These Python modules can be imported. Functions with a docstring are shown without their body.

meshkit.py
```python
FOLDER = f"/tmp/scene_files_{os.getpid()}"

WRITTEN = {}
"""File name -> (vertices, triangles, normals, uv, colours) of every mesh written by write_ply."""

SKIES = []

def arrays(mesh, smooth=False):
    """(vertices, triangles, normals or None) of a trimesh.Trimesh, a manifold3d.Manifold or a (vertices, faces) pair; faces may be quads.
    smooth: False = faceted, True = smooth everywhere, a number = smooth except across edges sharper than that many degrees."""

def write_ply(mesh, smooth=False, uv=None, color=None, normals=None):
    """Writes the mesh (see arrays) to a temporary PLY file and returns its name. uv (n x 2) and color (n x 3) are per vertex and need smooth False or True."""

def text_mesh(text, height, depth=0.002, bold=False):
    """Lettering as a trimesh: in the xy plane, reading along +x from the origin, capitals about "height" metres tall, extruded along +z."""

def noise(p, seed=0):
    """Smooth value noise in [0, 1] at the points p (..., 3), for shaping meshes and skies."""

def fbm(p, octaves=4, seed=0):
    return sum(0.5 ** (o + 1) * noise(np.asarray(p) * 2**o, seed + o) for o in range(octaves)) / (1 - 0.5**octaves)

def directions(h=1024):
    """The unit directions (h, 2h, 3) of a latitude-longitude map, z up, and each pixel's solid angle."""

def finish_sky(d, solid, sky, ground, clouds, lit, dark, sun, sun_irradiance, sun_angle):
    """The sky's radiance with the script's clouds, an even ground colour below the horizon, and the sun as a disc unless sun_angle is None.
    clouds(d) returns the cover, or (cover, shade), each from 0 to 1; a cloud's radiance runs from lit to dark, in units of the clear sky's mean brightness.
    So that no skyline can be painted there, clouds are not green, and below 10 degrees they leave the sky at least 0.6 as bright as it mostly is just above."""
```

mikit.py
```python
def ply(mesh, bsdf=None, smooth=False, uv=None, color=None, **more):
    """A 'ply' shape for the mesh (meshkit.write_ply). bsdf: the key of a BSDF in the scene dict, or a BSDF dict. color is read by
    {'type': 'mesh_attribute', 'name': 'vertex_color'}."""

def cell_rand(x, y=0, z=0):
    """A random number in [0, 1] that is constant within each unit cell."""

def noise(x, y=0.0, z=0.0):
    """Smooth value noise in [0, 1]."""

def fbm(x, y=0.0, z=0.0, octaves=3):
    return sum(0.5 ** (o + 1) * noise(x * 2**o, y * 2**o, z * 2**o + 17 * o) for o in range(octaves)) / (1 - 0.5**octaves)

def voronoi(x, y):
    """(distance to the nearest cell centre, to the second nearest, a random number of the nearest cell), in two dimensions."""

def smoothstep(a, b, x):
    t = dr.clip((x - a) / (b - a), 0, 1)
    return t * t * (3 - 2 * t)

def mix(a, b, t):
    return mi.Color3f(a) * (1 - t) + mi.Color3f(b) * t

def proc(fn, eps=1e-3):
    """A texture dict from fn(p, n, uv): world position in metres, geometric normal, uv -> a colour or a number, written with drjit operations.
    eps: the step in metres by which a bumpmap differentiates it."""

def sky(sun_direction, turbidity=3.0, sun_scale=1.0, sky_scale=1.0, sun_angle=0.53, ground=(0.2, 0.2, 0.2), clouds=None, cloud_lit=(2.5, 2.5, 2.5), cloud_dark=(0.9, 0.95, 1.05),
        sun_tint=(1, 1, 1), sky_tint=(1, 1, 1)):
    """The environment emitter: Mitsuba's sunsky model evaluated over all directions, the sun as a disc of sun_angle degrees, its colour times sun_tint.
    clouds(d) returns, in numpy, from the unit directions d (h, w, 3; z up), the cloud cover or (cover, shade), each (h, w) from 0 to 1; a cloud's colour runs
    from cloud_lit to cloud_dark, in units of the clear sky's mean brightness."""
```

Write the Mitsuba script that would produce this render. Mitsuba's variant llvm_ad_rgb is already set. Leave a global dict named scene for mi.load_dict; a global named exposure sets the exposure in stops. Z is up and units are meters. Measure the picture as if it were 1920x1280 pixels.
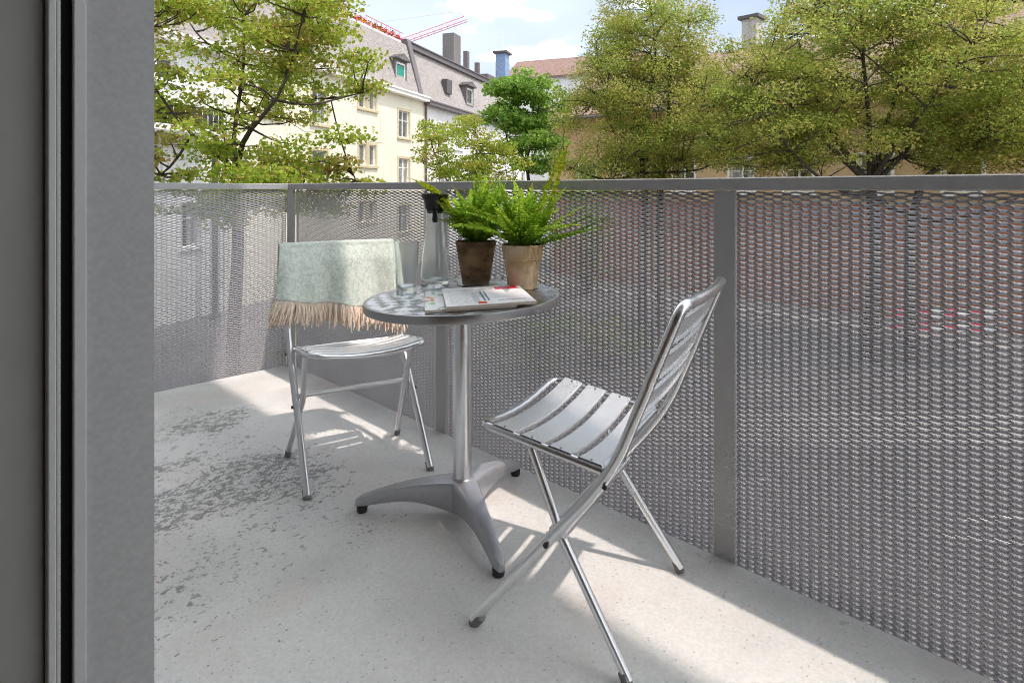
import math, random
import numpy as np, trimesh, manifold3d, drjit as dr, mitsuba as mi
import mikit, meshkit
from mikit import proc, noise, fbm, voronoi, smoothstep, mix, cell_rand

T = mi.ScalarTransform4f
scene, labels = {}, {}
# ---------------------------------------------------------------- camera, light, exposure
# world: x along the balcony's front railing, y away from the house, z up, balcony floor at z = 0
EYE = 1.09
FWD = np.array([-0.7111, 0.7031, 0.0])
scene['camera'] = {'type': 'perspective', 'fov': 79.27, 'fov_axis': 'x', 'near_clip': 0.02, 'far_clip': 2000.0,
                   'principal_point_offset_x': 0.0, 'principal_point_offset_y': 0.2234,
                   'to_world': T().look_at(origin=[0, 0, EYE], target=[float(FWD[0]), float(FWD[1]), EYE], up=[0, 0, 1])}
SUN = (0.49, 0.145, 1.0)


def clouds(d):
    q = d * np.array([5.5, 5.5, 13.0])
    n = meshkit.fbm(q + 37.3, 5, 7)
    thin = meshkit.fbm(q * 0.35 + 19.7, 4, 3)
    puff = np.clip((n - 0.50) / 0.17, 0, 1)
    return np.clip(0.04 + 0.40 * np.clip(thin - 0.35, 0, 1) + 0.9 * puff, 0, 1), 0.25 * np.clip((n - 0.64) / 0.2, 0, 1)


scene['sky'] = mikit.sky(SUN, turbidity=9, sky_tint=(0.97, 1.0, 1.06), sun_scale=0.58, sun_tint=(0.91, 0.99, 1.15), sky_scale=1.0, sun_angle=0.8, clouds=clouds, cloud_lit=(2.7, 2.7, 2.7), cloud_dark=(1.3, 1.32, 1.38))
exposure = 2.3


# ---------------------------------------------------------------- helpers
def S(X, Y):
    """Street frame: X metres to the right and Y metres ahead, turned into the balcony's axes."""
    return np.array([0.7031 * X - 0.7111 * Y, 0.7111 * X + 0.7031 * Y])


def numbered(key):
    if key not in scene and key not in labels:
        return key
    i = 1
    while f'{key}_{i:03d}' in scene or f'{key}_{i:03d}' in labels:
        i += 1
    return f'{key}_{i:03d}'


def thing(name, label=None, cat=None, group=None, kind=None):
    key = numbered(name)
    d = {}
    if label: d['label'] = label
    if cat: d['category'] = cat
    if group: d['group'] = group
    if kind: d['kind'] = kind
    labels[key] = d
    return key


def part(parent, name, mesh, bsdf, smooth=False, label=None, kind=None, **kw):
    key = numbered(parent + '__' + name)
    scene[key] = mikit.ply(mesh, bsdf, smooth=smooth, **kw)
    d = {}
    if label: d['label'] = label
    if kind: d['kind'] = kind
    if d: labels[key] = d
    return key


def single(name, mesh, bsdf, label=None, cat=None, group=None, kind=None, smooth=False, **kw):
    key = thing(name, label, cat, group, kind)
    scene[key] = mikit.ply(mesh, bsdf, smooth=smooth, **kw)
    return key


def cat_(ms):
    """Join (vertices, faces) pairs."""
    V, F, o = [], [], 0
    for v, f in ms:
        v, f = np.asarray(v, float), np.asarray(f, int)
        if f.shape[1] == 4:
            f = np.vstack([f[:, [0, 1, 2]], f[:, [0, 2, 3]]])
        V.append(v); F.append(f + o); o += len(v)
    return np.vstack(V), np.vstack(F)


BOXF = np.array([[0, 2, 3, 1], [4, 5, 7, 6], [0, 1, 5, 4], [2, 6, 7, 3], [0, 4, 6, 2], [1, 3, 7, 5]])


def box(x0, x1, y0, y1, z0, z1):
    v = np.array([[x, y, z] for x in (x0, x1) for y in (y0, y1) for z in (z0, z1)], float)
    return v, np.vstack([BOXF[:, [0, 2, 1]], BOXF[:, [0, 3, 2]]])[:, ::-1] if False else fixbox()


def fixbox():
    q = np.array([[0, 1, 3, 2], [4, 6, 7, 5], [0, 4, 5, 1], [2, 3, 7, 6], [0, 2, 6, 4], [1, 5, 7, 3]])
    return np.vstack([q[:, [0, 1, 2]], q[:, [0, 2, 3]]])


def rbox(x0, x1, y0, y1, z0, z1, r=0.004):
    """A box with chamfered edges, as a hull."""
    pts = []
    for x, sx in ((x0, 1), (x1, -1)):
        for y, sy in ((y0, 1), (y1, -1)):
            for z, sz in ((z0, 1), (z1, -1)):
                pts += [[x + sx * r, y + sy * r, z], [x + sx * r, y, z + sz * r], [x, y + sy * r, z + sz * r]]
    h = trimesh.convex.convex_hull(np.array(pts))
    return np.array(h.vertices), np.array(h.faces)


def move(m, M):
    v, f = m
    return np.asarray(v) @ M[:3, :3].T + M[:3, 3], f


def frame_matrix(o, ex, ey, ez):
    M = np.eye(4)
    M[:3, 0], M[:3, 1], M[:3, 2], M[:3, 3] = ex, ey, ez, o
    return M


def tube(pts, r, n=10, cap=True, flat=1.0, closed=False, up=None):
    p = np.asarray(pts, float)
    r = np.broadcast_to(np.asarray(r, float), (len(p),))
    if closed:
        t = np.roll(p, -1, 0) - np.roll(p, 1, 0)
    else:
        t = np.gradient(p, axis=0)
    t /= np.linalg.norm(t, axis=1, keepdims=True) + 1e-12
    a0 = np.array(up, float) if up is not None else (np.array([0, 0, 1.0]) if abs(t[0][2]) < 0.9 else np.array([1.0, 0, 0]))
    A = np.zeros_like(p)
    a = a0 - t[0] * (a0 @ t[0])
    for i in range(len(p)):
        if up is not None:
            a = a0 - t[i] * (a0 @ t[i])
        else:
            a = a - t[i] * (a @ t[i])
        a = a / (np.linalg.norm(a) + 1e-12)
        A[i] = a
    B = np.cross(t, A)
    ang = np.arange(n) * 2 * np.pi / n
    v = p[:, None] + r[:, None, None] * (flat * np.cos(ang)[None, :, None] * A[:, None] + np.sin(ang)[None, :, None] * B[:, None])
    v = v.reshape(-1, 3)
    m = len(p)
    f = []
    rng_ = m if closed else m - 1
    i, j = np.meshgrid(np.arange(rng_), np.arange(n), indexing='ij')
    i2 = (i + 1) % m
    q = np.stack([i * n + j, i * n + (j + 1) % n, i2 * n + (j + 1) % n, i2 * n + j], -1).reshape(-1, 4)
    f = np.vstack([q[:, [0, 1, 2]], q[:, [0, 2, 3]]])
    if cap and not closed:
        v = np.vstack([v, p[0], p[-1]])
        c0, c1 = len(v) - 2, len(v) - 1
        k = np.arange(n)
        f = np.vstack([f, np.stack([np.full(n, c0), (k + 1) % n, k], 1), np.stack([np.full(n, c1), (m - 1) * n + k, (m - 1) * n + (k + 1) % n], 1)])
    return v, f


def fillet(pts, rad, n=7):
    """Rounds the inner corners of a polyline."""
    p = [np.asarray(q, float) for q in pts]
    out = [p[0]]
    for i in range(1, len(p) - 1):
        a, b, c = p[i - 1], p[i], p[i + 1]
        r = rad[i - 1] if hasattr(rad, '__len__') else rad
        la, lc = np.linalg.norm(a - b), np.linalg.norm(c - b)
        k = min(r, la * 0.49, lc * 0.49)
        s, e = b + (a - b) / la * k, b + (c - b) / lc * k
        for t in np.linspace(0, 1, n):
            out.append((1 - t) ** 2 * s + 2 * t * (1 - t) * b + t * t * e)
    out.append(p[-1])
    return np.array(out)


def lathe(profile, n=40, closed=False):
    """Turns (r, z) points about the z axis; closed joins the last point to the first."""
    pr = np.asarray(profile, float)
    ang = np.arange(n) * 2 * np.pi / n
    v = np.stack([pr[:, 0, None] * np.cos(ang), pr[:, 0, None] * np.sin(ang), np.repeat(pr[:, 1, None], n, 1)], -1).reshape(-1, 3)
    m = len(pr)
    f = []
    for i in range(m if closed else m - 1):
        i2 = (i + 1) % m
        j = np.arange(n); k = (j + 1) % n
        f.append(np.stack([i * n + j, i * n + k, i2 * n + k, i2 * n + j], 1))
    q = np.vstack(f)
    mesh = trimesh.Trimesh(v, np.vstack([q[:, [0, 1, 2]], q[:, [0, 2, 3]]]), process=False)
    mesh.merge_vertices(); mesh.update_faces(mesh.nondegenerate_faces()); mesh.remove_unreferenced_vertices()
    return np.array(mesh.vertices), np.array(mesh.faces)


def extrude(polys, h):
    """Polygons (lists of xy, holes included, even-odd) extruded from z = 0 to h."""
    cs = manifold3d.CrossSection([np.asarray(p, float) for p in polys], manifold3d.FillRule.EvenOdd)
    m = manifold3d.Manifold.extrude(cs, h).to_mesh()
    return np.array(m.vert_properties[:, :3]), np.array(m.tri_verts)


# ---------------------------------------------------------------- materials
def rgb(*c): return {'type': 'rgb', 'value': list(map(float, c))}


def pr(key, col, rough=0.6, metal=0.0, spec=0.5, bump=None, two=True, **kw):
    b = {'type': 'principled', 'base_color': col if isinstance(col, dict) else rgb(*col), 'roughness': rough, 'metallic': metal, 'specular': spec, **kw}
    if bump is not None:
        b = {'type': 'bumpmap', 'arbitrary': proc(bump[0], bump[1]), 'scale': bump[2], 'bsdf': b}
    scene[key] = {'type': 'twosided', 'bsdf': b} if two else b


def f_concrete(p, n, uv):
    big = fbm(p.x * 1.3, p.y * 1.3, 2.0, 3)
    mid = fbm(p.x * 9, p.y * 9, 5.0, 3)
    fine = noise(p.x * 160, p.y * 160, 1.0)
    c = mix((0.62, 0.605, 0.58), (0.72, 0.705, 0.68), big * 0.7 + mid * 0.3) * (0.93 + 0.12 * fine)
    # weathered zone: worn, pitted flakes in broken bands that run away from the house
    zone = smoothstep(-1.15, -1.95, p.x + 0.45 * (p.y - 0.7)) * smoothstep(1.45, 1.0, p.y) * smoothstep(-3.7, -3.1, p.x)
    band = smoothstep(0.40, 0.66, fbm(p.x * 3.1 + 3.3, p.y * 1.5, 0.0, 3))
    loose = smoothstep(0.52, 0.74, fbm(p.x * 2.3 + 9.1, p.y * 1.9 + 2.0, 5.0, 3))
    dens = dr.minimum(1.0, zone * (0.45 + 0.75 * band) + 0.55 * loose * smoothstep(-0.7, -1.3, p.x) * smoothstep(1.5, 1.1, p.y))
    q = fbm(p.x * 70 + 1.7, p.y * 46, 4.0, 3) * 0.56 + fbm(p.x * 190, p.y * 140, 9.0, 2) * 0.48
    pit = smoothstep(0.585, 0.65, q * (0.66 + 0.52 * dens))
    sp = voronoi(p.x * 34 + 0.5 * noise(p.x * 50, p.y * 50, 2.0), p.y * 26 + 0.5 * noise(p.x * 44, p.y * 44, 6.0))
    dots = smoothstep(0.34 * sp[2] + 0.02, 0.34 * sp[2] - 0.07, sp[0]) * smoothstep(0.80, 0.90, cell_rand(sp[2] * 977.0) * 0.72 + 0.36 * dens + 0.14 * loose)
    sp2 = voronoi(p.x * 83, p.y * 62)
    dots2 = smoothstep(0.26, 0.12, sp2[0]) * smoothstep(0.90, 0.95, sp2[2] + 0.08 * dens)
    stain = smoothstep(0.5, 0.8, fbm(p.x * 2.4 + 7, p.y * 1.7, 3.0, 4)) * 0.16 + 0.10 * dens
    c = c * (1 - stain)
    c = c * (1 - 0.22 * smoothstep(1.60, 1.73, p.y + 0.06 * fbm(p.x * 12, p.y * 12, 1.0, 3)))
    c = mix(c, (0.60, 0.50, 0.45), smoothstep(0.62, 0.8, fbm(p.x * 5 + 2, p.y * 4, 7.0, 3)) * 0.22)
    c = mix(c, mix((0.13, 0.125, 0.12), (0.28, 0.27, 0.26), fbm(p.x * 60, p.y * 60, 3.0, 2)), pit * 0.8)
    c = mix(c, (0.20, 0.195, 0.19), dots * 0.55)
    c = mix(c, (0.25, 0.245, 0.24), dots2 * 0.5)
    return c


def b_concrete(p, n, uv):
    return fbm(p.x * 60, p.y * 60, 2.0, 3)


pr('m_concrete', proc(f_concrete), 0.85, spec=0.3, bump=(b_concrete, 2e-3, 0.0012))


def f_plaster(p, n, uv):
    g = fbm(p.x * 3, p.y * 3, p.z * 3, 3)
    return mix((0.31, 0.305, 0.305), (0.365, 0.36, 0.36), g) * (0.90 + 0.20 * fbm(p.x * 150, p.y * 150, p.z * 130, 2)) * (0.97 + 0.06 * noise(p.x * 8, p.y * 14, p.z * 1.2))


def b_plaster(p, n, uv):
    return fbm(p.x * 300, p.y * 520, p.z * 300, 2) + 0.6 * noise(p.x * 150, p.y * 330, p.z * 150)


pr('m_plaster', proc(f_plaster), 0.9, spec=0.2, bump=(b_plaster, 8e-4, 0.0006))
pr('m_frame', (0.40, 0.395, 0.39), 0.42, spec=0.4)
pr('m_blind', proc(lambda p, n, uv: mix((0.225, 0.22, 0.21), (0.26, 0.255, 0.245), fbm(p.x * 40, p.y * 40, p.z * 6, 3))), 0.8, spec=0.2)
pr('m_gasket', (0.010, 0.010, 0.010), 1.0, spec=0.0)
pr('m_rail', proc(lambda p, n, uv: mix((0.36, 0.357, 0.357), (0.41, 0.407, 0.407), fbm(p.x * 30, p.y * 30, p.z * 8, 3))), 0.42, spec=0.5)
pr('m_mesh', proc(lambda p, n, uv: mix((0.35, 0.34, 0.355), (0.47, 0.455, 0.475), fbm(p.x * 6 + p.y * 5, p.z * 5, p.y * 3, 4))), 0.42, metal=0.3)
pr('m_tube', proc(lambda p, n, uv: mix((0.74, 0.74, 0.75), (0.84, 0.84, 0.85), fbm(p.x * 25, p.y * 25, p.z * 25, 3))), 0.24, metal=1.0)
pr('m_slat', proc(lambda p, n, uv: mix((0.80, 0.80, 0.81), (0.90, 0.90, 0.91), fbm(p.x * 14, p.y * 14, p.z * 14, 4))), 0.46, metal=0.85)
pr('m_cast', proc(lambda p, n, uv: mix((0.38, 0.38, 0.40), (0.45, 0.45, 0.47), fbm(p.x * 40, p.y * 40, p.z * 40, 3))), 0.36, metal=0.55)
pr('m_rubber', (0.018, 0.018, 0.019), 0.55)
pr('m_black', (0.012, 0.012, 0.013), 0.35)
pr('m_foot', (0.17, 0.165, 0.16), 0.7)


def b_swirl(p, n, uv):
    a = voronoi(p.x * 15, p.y * 15)
    return dr.sin(a[0] * 40.0 + 5.0 * noise(p.x * 30, p.y * 30, 1.0)) * 0.5 + 0.9 * a[0] + 0.8 * fbm(p.x * 45, p.y * 45, 3.0, 2)


pr('m_tabletop', (0.50, 0.50, 0.515), 0.24, metal=1.0, bump=(b_swirl, 8e-4, 0.0010))
pr('m_rim', (0.42, 0.41, 0.41), 0.3, metal=0.9)
pr('m_underside', (0.10, 0.055, 0.04), 0.6)
scene['m_glass'] = {'type': 'dielectric', 'int_ior': 1.5, 'ext_ior': 1.0, 'specular_transmittance': rgb(0.965, 0.985, 0.98)}


def f_pot_dark(p, n, uv):
    g = fbm(p.x * 22, p.y * 22, p.z * 30, 4)
    return mix((0.10, 0.062, 0.032), (0.27, 0.17, 0.09), smoothstep(0.3, 0.75, g))


def f_pot_light(p, n, uv):
    g = fbm(p.x * 16, p.y * 16, p.z * 18, 4)
    c = mix((0.36, 0.245, 0.15), (0.47, 0.37, 0.26), smoothstep(0.3, 0.7, g))
    return mix(c, (0.40, 0.27, 0.13), smoothstep(0.5, 0.75, fbm(p.x * 9 + 4, p.y * 9, p.z * 9, 3)) * 0.6)


pr('m_pot_dark', proc(f_pot_dark), 0.8, spec=0.25)
pr('m_pot_light', proc(f_pot_light), 0.85, spec=0.2)
pr('m_soil', proc(lambda p, n, uv: mix((0.02, 0.014, 0.01), (0.07, 0.05, 0.035), noise(p.x * 200, p.y * 200, p.z * 200))), 0.95)


def leafmat(key, trans=0.8, rough=0.55):
    scene[key] = {'type': 'principledthin', 'base_color': {'type': 'mesh_attribute', 'name': 'vertex_color'}, 'roughness': rough, 'diff_trans': trans, 'spec_trans': 0.0, 'eta': 1.3}


leafmat('m_leaf', 1.35)
leafmat('m_fern', 0.7, 0.5)


def f_cloth(p, n, uv):
    weave = noise(uv.x * 260, uv.y * 190, 0.0)
    slub = fbm(uv.x * 90, uv.y * 60, 3.0, 3)
    band = fbm(uv.x * 5, uv.y * 2.5, 6.0, 3)
    c = mix((0.48, 0.55, 0.49), (0.74, 0.77, 0.71), smoothstep(0.2, 0.8, slub * 0.5 + band * 0.16 + weave * 0.42))
    return mix(c, (0.76, 0.78, 0.72), smoothstep(0.72, 0.85, weave) * 0.5)


def b_cloth(p, n, uv):
    return noise(uv.x * 300, uv.y * 220, 0.0) + 0.5 * fbm(uv.x * 60, uv.y * 60, 2.0, 2)


pr('m_cloth', proc(f_cloth), 0.95, spec=0.1, sheen=0.4, bump=(b_cloth, 8e-4, 0.0012))
pr('m_fringe', (0.84, 0.71, 0.59), 0.9, spec=0.1)
pr('m_paper', proc(lambda p, n, uv: mix((0.46, 0.38, 0.31), (0.64, 0.57, 0.50), noise(0.0, 0.0, p.z * 2600))), 0.85)


def f_cover(p, n, uv):
    """A printed cover: headline rule, a red block, a picture panel, columns of grey text lines and a small red mark."""
    def rect(x0, x1, y0, y1):
        return dr.select((uv.x > x0) & (uv.x < x1) & (uv.y > y0) & (uv.y < y1), 1.0, 0.0)
    c = mi.Color3f(0.78, 0.77, 0.80)
    lines = dr.select(dr.abs(uv.y * 30 - dr.floor(uv.y * 30) - 0.5) < 0.2, 1.0, 0.0) * smoothstep(0.35, 0.5, noise(uv.x * 60, dr.floor(uv.y * 30), 2.0))
    c = mix(c, (0.30, 0.30, 0.34), lines * (rect(0.06, 0.30, 0.10, 0.74) + rect(0.34, 0.52, 0.40, 0.74)) * 0.8)
    c = mix(c, (0.52, 0.54, 0.60), rect(0.32, 0.40, 0.12, 0.66) * 0.8)
    c = mix(c, (0.16, 0.24, 0.34), rect(0.44, 0.465, 0.2, 0.72) + rect(0.49, 0.51, 0.2, 0.72))
    c = mix(c, (0.34, 0.36, 0.40), rect(0.04, 0.62, 0.80, 0.83) + rect(0.60, 0.92, 0.16, 0.20))
    c = mix(c, (0.62, 0.60, 0.66), rect(0.57, 0.95, 0.30, 0.62) * fbm(uv.x * 9, uv.y * 9, 1.0, 3) * 0.7)
    c = mix(c, (0.80, 0.055, 0.10), rect(0.66, 0.95, 0.76, 0.93))
    c = mix(c, (0.55, 0.10, 0.06), rect(0.36, 0.46, 0.05, 0.16))
    return c


def f_cover2(p, n, uv):
    g = fbm(uv.x * 7, uv.y * 9, 2.0, 4)
    c = mix((0.62, 0.66, 0.66), (0.80, 0.80, 0.80), g)
    c = mix(c, (0.22, 0.33, 0.20), smoothstep(0.58, 0.68, fbm(uv.x * 11 + 5, uv.y * 10, 7.0, 3)) * 0.8)
    return mix(c, (0.62, 0.22, 0.05), smoothstep(0.68, 0.74, fbm(uv.x * 12 + 2, uv.y * 12, 4.0, 2)) * 0.9)


pr('m_cover', proc(f_cover), 0.35, spec=0.5)
pr('m_cover2', proc(f_cover2), 0.35, spec=0.5)


def f_wall(a, b):
    def fn(p, n, uv):
        g = fbm(p.x * 0.8, p.y * 0.8, p.z * 0.35, 4)
        run = smoothstep(0.55, 0.85, fbm(p.x * 4.5, p.y * 4.5, p.z * 0.22, 3))
        return mix(a, b, g) * (1 - 0.16 * run) * (0.96 + 0.08 * noise(p.x * 14, p.y * 14, p.z * 14))
    return fn


pr('m_cream', proc(f_wall((0.74, 0.70, 0.56), (0.84, 0.80, 0.67))), 0.9, spec=0.2)
pr('m_white', proc(f_wall((0.70, 0.69, 0.67), (0.82, 0.81, 0.79))), 0.9, spec=0.2)
pr('m_ochre', proc(f_wall((0.53, 0.365, 0.20), (0.63, 0.45, 0.26))), 0.9, spec=0.2)
pr('m_orange', proc(f_wall((0.46, 0.24, 0.13), (0.55, 0.30, 0.17))), 0.9, spec=0.2)


def f_plinth(p, n, uv):
    course = p.z / 0.085
    row = dr.floor(course)
    brick = (p.x / 0.26) + 0.5 * (row - 2 * dr.floor(row / 2))
    joint = dr.select((course - row < 0.14) | (brick - dr.floor(brick) < 0.05), 1.0, 0.0)
    c = mix((0.30, 0.10, 0.06), (0.46, 0.19, 0.11), cell_rand(dr.floor(brick), row, 0.0) * 0.7 + 0.3 * fbm(p.x, p.y, p.z, 3))
    return mix(c, (0.40, 0.36, 0.32), joint * 0.7)


pr('m_plinth', proc(f_plinth), 0.9, spec=0.2)


def f_shingle(p, n, uv):
    row = dr.floor(p.z / 0.16)
    along = (p.x * 0.58 - p.y * 0.81) / 0.24 + 0.5 * (row - 2 * dr.floor(row / 2))
    tone = cell_rand(dr.floor(along), row, 1.0)
    edge = smoothstep(0.86, 1.0, p.z / 0.16 - row)
    c = mix((0.28, 0.255, 0.245), (0.39, 0.355, 0.34), tone * 0.55 + 0.45 * fbm(p.x, p.y, p.z, 3))
    return c * (1 - 0.4 * edge)


pr('m_shingle', proc(f_shingle), 0.85, spec=0.25)


def f_tile(a, b):
    def fn(p, n, uv):
        row = dr.floor(p.z / 0.15)
        tone = cell_rand(dr.floor((p.x + p.y) / 0.22), row, 2.0)
        edge = smoothstep(0.75, 1.0, p.z / 0.15 - row)
        return mix(a, b, tone * 0.6 + 0.4 * fbm(p.x, p.y, p.z, 3)) * (1 - 0.55 * edge)
    return fn


pr('m_tile_red', proc(f_tile((0.20, 0.12, 0.10), (0.28, 0.185, 0.155))), 0.85)
pr('m_tile_brown', proc(f_tile((0.20, 0.13, 0.10), (0.32, 0.22, 0.18))), 0.85)
pr('m_stone', (0.60, 0.50, 0.33), 0.85)
pr('m_trim', (0.80, 0.79, 0.76), 0.6)
pr('m_trim_dark', (0.085, 0.075, 0.075), 0.5)
pr('m_sheet', (0.15, 0.13, 0.13), 0.45, metal=0.2)
pr('m_pane', (0.03, 0.036, 0.042), 0.06, spec=0.8)
pr('m_teal', (0.02, 0.30, 0.22), 0.5)
pr('m_blue', (0.05, 0.13, 0.36), 0.5)
pr('m_bluegrey', (0.20, 0.29, 0.45), 0.5)
pr('m_chimney', proc(f_wall((0.10, 0.095, 0.09), (0.22, 0.21, 0.2))), 0.9)
pr('m_chimney_pale', proc(f_wall((0.40, 0.38, 0.36), (0.52, 0.50, 0.47))), 0.9)
pr('m_crane', (0.68, 0.30, 0.34), 0.6)
pr('m_iron', (0.03, 0.03, 0.032), 0.5)
pr('m_downpipe', (0.16, 0.10, 0.075), 0.45, metal=0.3)
scene['m_windowglass'] = {'type': 'thindielectric', 'int_ior': 1.5}
pr('m_curtain', (0.62, 0.61, 0.58), 0.9)


def f_asphalt(p, n, uv):
    g = fbm(p.x * 0.5, p.y * 0.5, 1.0, 4)
    s = noise(p.x * 70, p.y * 70, 3.0)
    return mix((0.10, 0.097, 0.097), (0.16, 0.156, 0.153), g * 0.8 + s * 0.3)


pr('m_asphalt', proc(f_asphalt), 0.9)
pr('m_paving', proc(lambda p, n, uv: mix((0.24, 0.22, 0.21), (0.34, 0.32, 0.30), fbm(p.x, p.y, 2.0, 4))), 0.9)
pr('m_marking', (0.72, 0.72, 0.70), 0.7)
pr('m_kerb', (0.38, 0.37, 0.36), 0.85)
pr('m_bark', proc(lambda p, n, uv: mix((0.035, 0.028, 0.022), (0.10, 0.082, 0.065), fbm(p.x * 9, p.y * 9, p.z * 3, 4))), 0.95, spec=0.15)
pr('m_barrier_red', (0.62, 0.03, 0.08), 0.5)
pr('m_barrier_white', (0.78, 0.78, 0.78), 0.5)
pr('m_room', (0.66, 0.65, 0.63), 0.9)
pr('m_parquet', proc(lambda p, n, uv: mix((0.22, 0.14, 0.08), (0.32, 0.21, 0.12), cell_rand(dr.floor(p.x / 0.09), dr.floor(p.y / 0.6), 0.0))), 0.5)
scene['m_flower'] = {'type': 'twosided', 'bsdf': {'type': 'diffuse', 'reflectance': {'type': 'mesh_attribute', 'name': 'vertex_color'}}}

# ---------------------------------------------------------------- ground
GZ = -3.6
single('ground', box(-400, 400, -400, 400, GZ - 0.5, GZ), 'm_asphalt', kind='structure')


def street_box(X0, X1, Y0, Y1, z0, z1):
    ex, ey = np.append(S(1, 0), 0), np.append(S(0, 1), 0)
    return move(box(X0, X1, Y0, Y1, z0, z1), frame_matrix(np.zeros(3), ex, ey, [0, 0, 1]))


single('pavement', street_box(-2.0, 16.0, 11.2, 12.7, GZ - 0.2, GZ + 0.12), 'm_paving', kind='structure')
single('kerb', street_box(-2.0, 16.0, 11.04, 11.198, GZ - 0.2, GZ + 0.13), 'm_kerb', kind='structure')
single('footpath', box(-24, 6, 22.6, 25.05, GZ - 0.2, GZ + 0.12), 'm_paving', kind='structure')
for i, (p0, p1) in enumerate((((-1.75, 10.75), (1.6, 14.2)), ((-1.85, 10.05), (2.2, 12.9)), ((-6.8, 7.2), (-4.2, 9.9)))):
    p0, p1 = np.array(p0), np.array(p1)
    e = (p1 - p0) / np.linalg.norm(p1 - p0)
    M = frame_matrix([p0[0], p0[1], GZ], [e[0], e[1], 0], [-e[1], e[0], 0], [0, 0, 1])
    single('road_marking', move(box(0, np.linalg.norm(p1 - p0), -0.06, 0.06, -0.1, 0.004), M), 'm_marking', kind='structure')

# ---------------------------------------------------------------- balcony and house wall
UL, VF, VM = -3.71, 0.313, 1.745          # left edge, wall face, mesh plane
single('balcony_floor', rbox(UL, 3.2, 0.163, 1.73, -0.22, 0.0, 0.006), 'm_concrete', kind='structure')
single('ceiling', box(UL - 0.03, 4.6, 0.28, 2.085, 5.6, 5.82), 'm_room', kind='structure')

w = thing('house_wall', 'rough grey plastered wall beside the balcony door, at the left edge of the view', 'wall')
scene[w] = mikit.ply(cat_([box(-8, -1.2, 0.2133, VF, -3.5, 14), box(-8, -1.31, 0.10, 0.213, -3.5, 14), box(1.3, 8, 0.16, VF, -3.5, 14), box(-1.2, 1.3, 0.16, VF, 2.35, 14), box(-1.2, 1.3, 0.16, 0.30, -3.5, -0.23)]), {'type': 'ref', 'id': 'm_plaster'})

d = thing('door_frame', 'grey metal balcony door frame with a black rubber groove, at the far left', 'door frame')
U0 = -1.2


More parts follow.
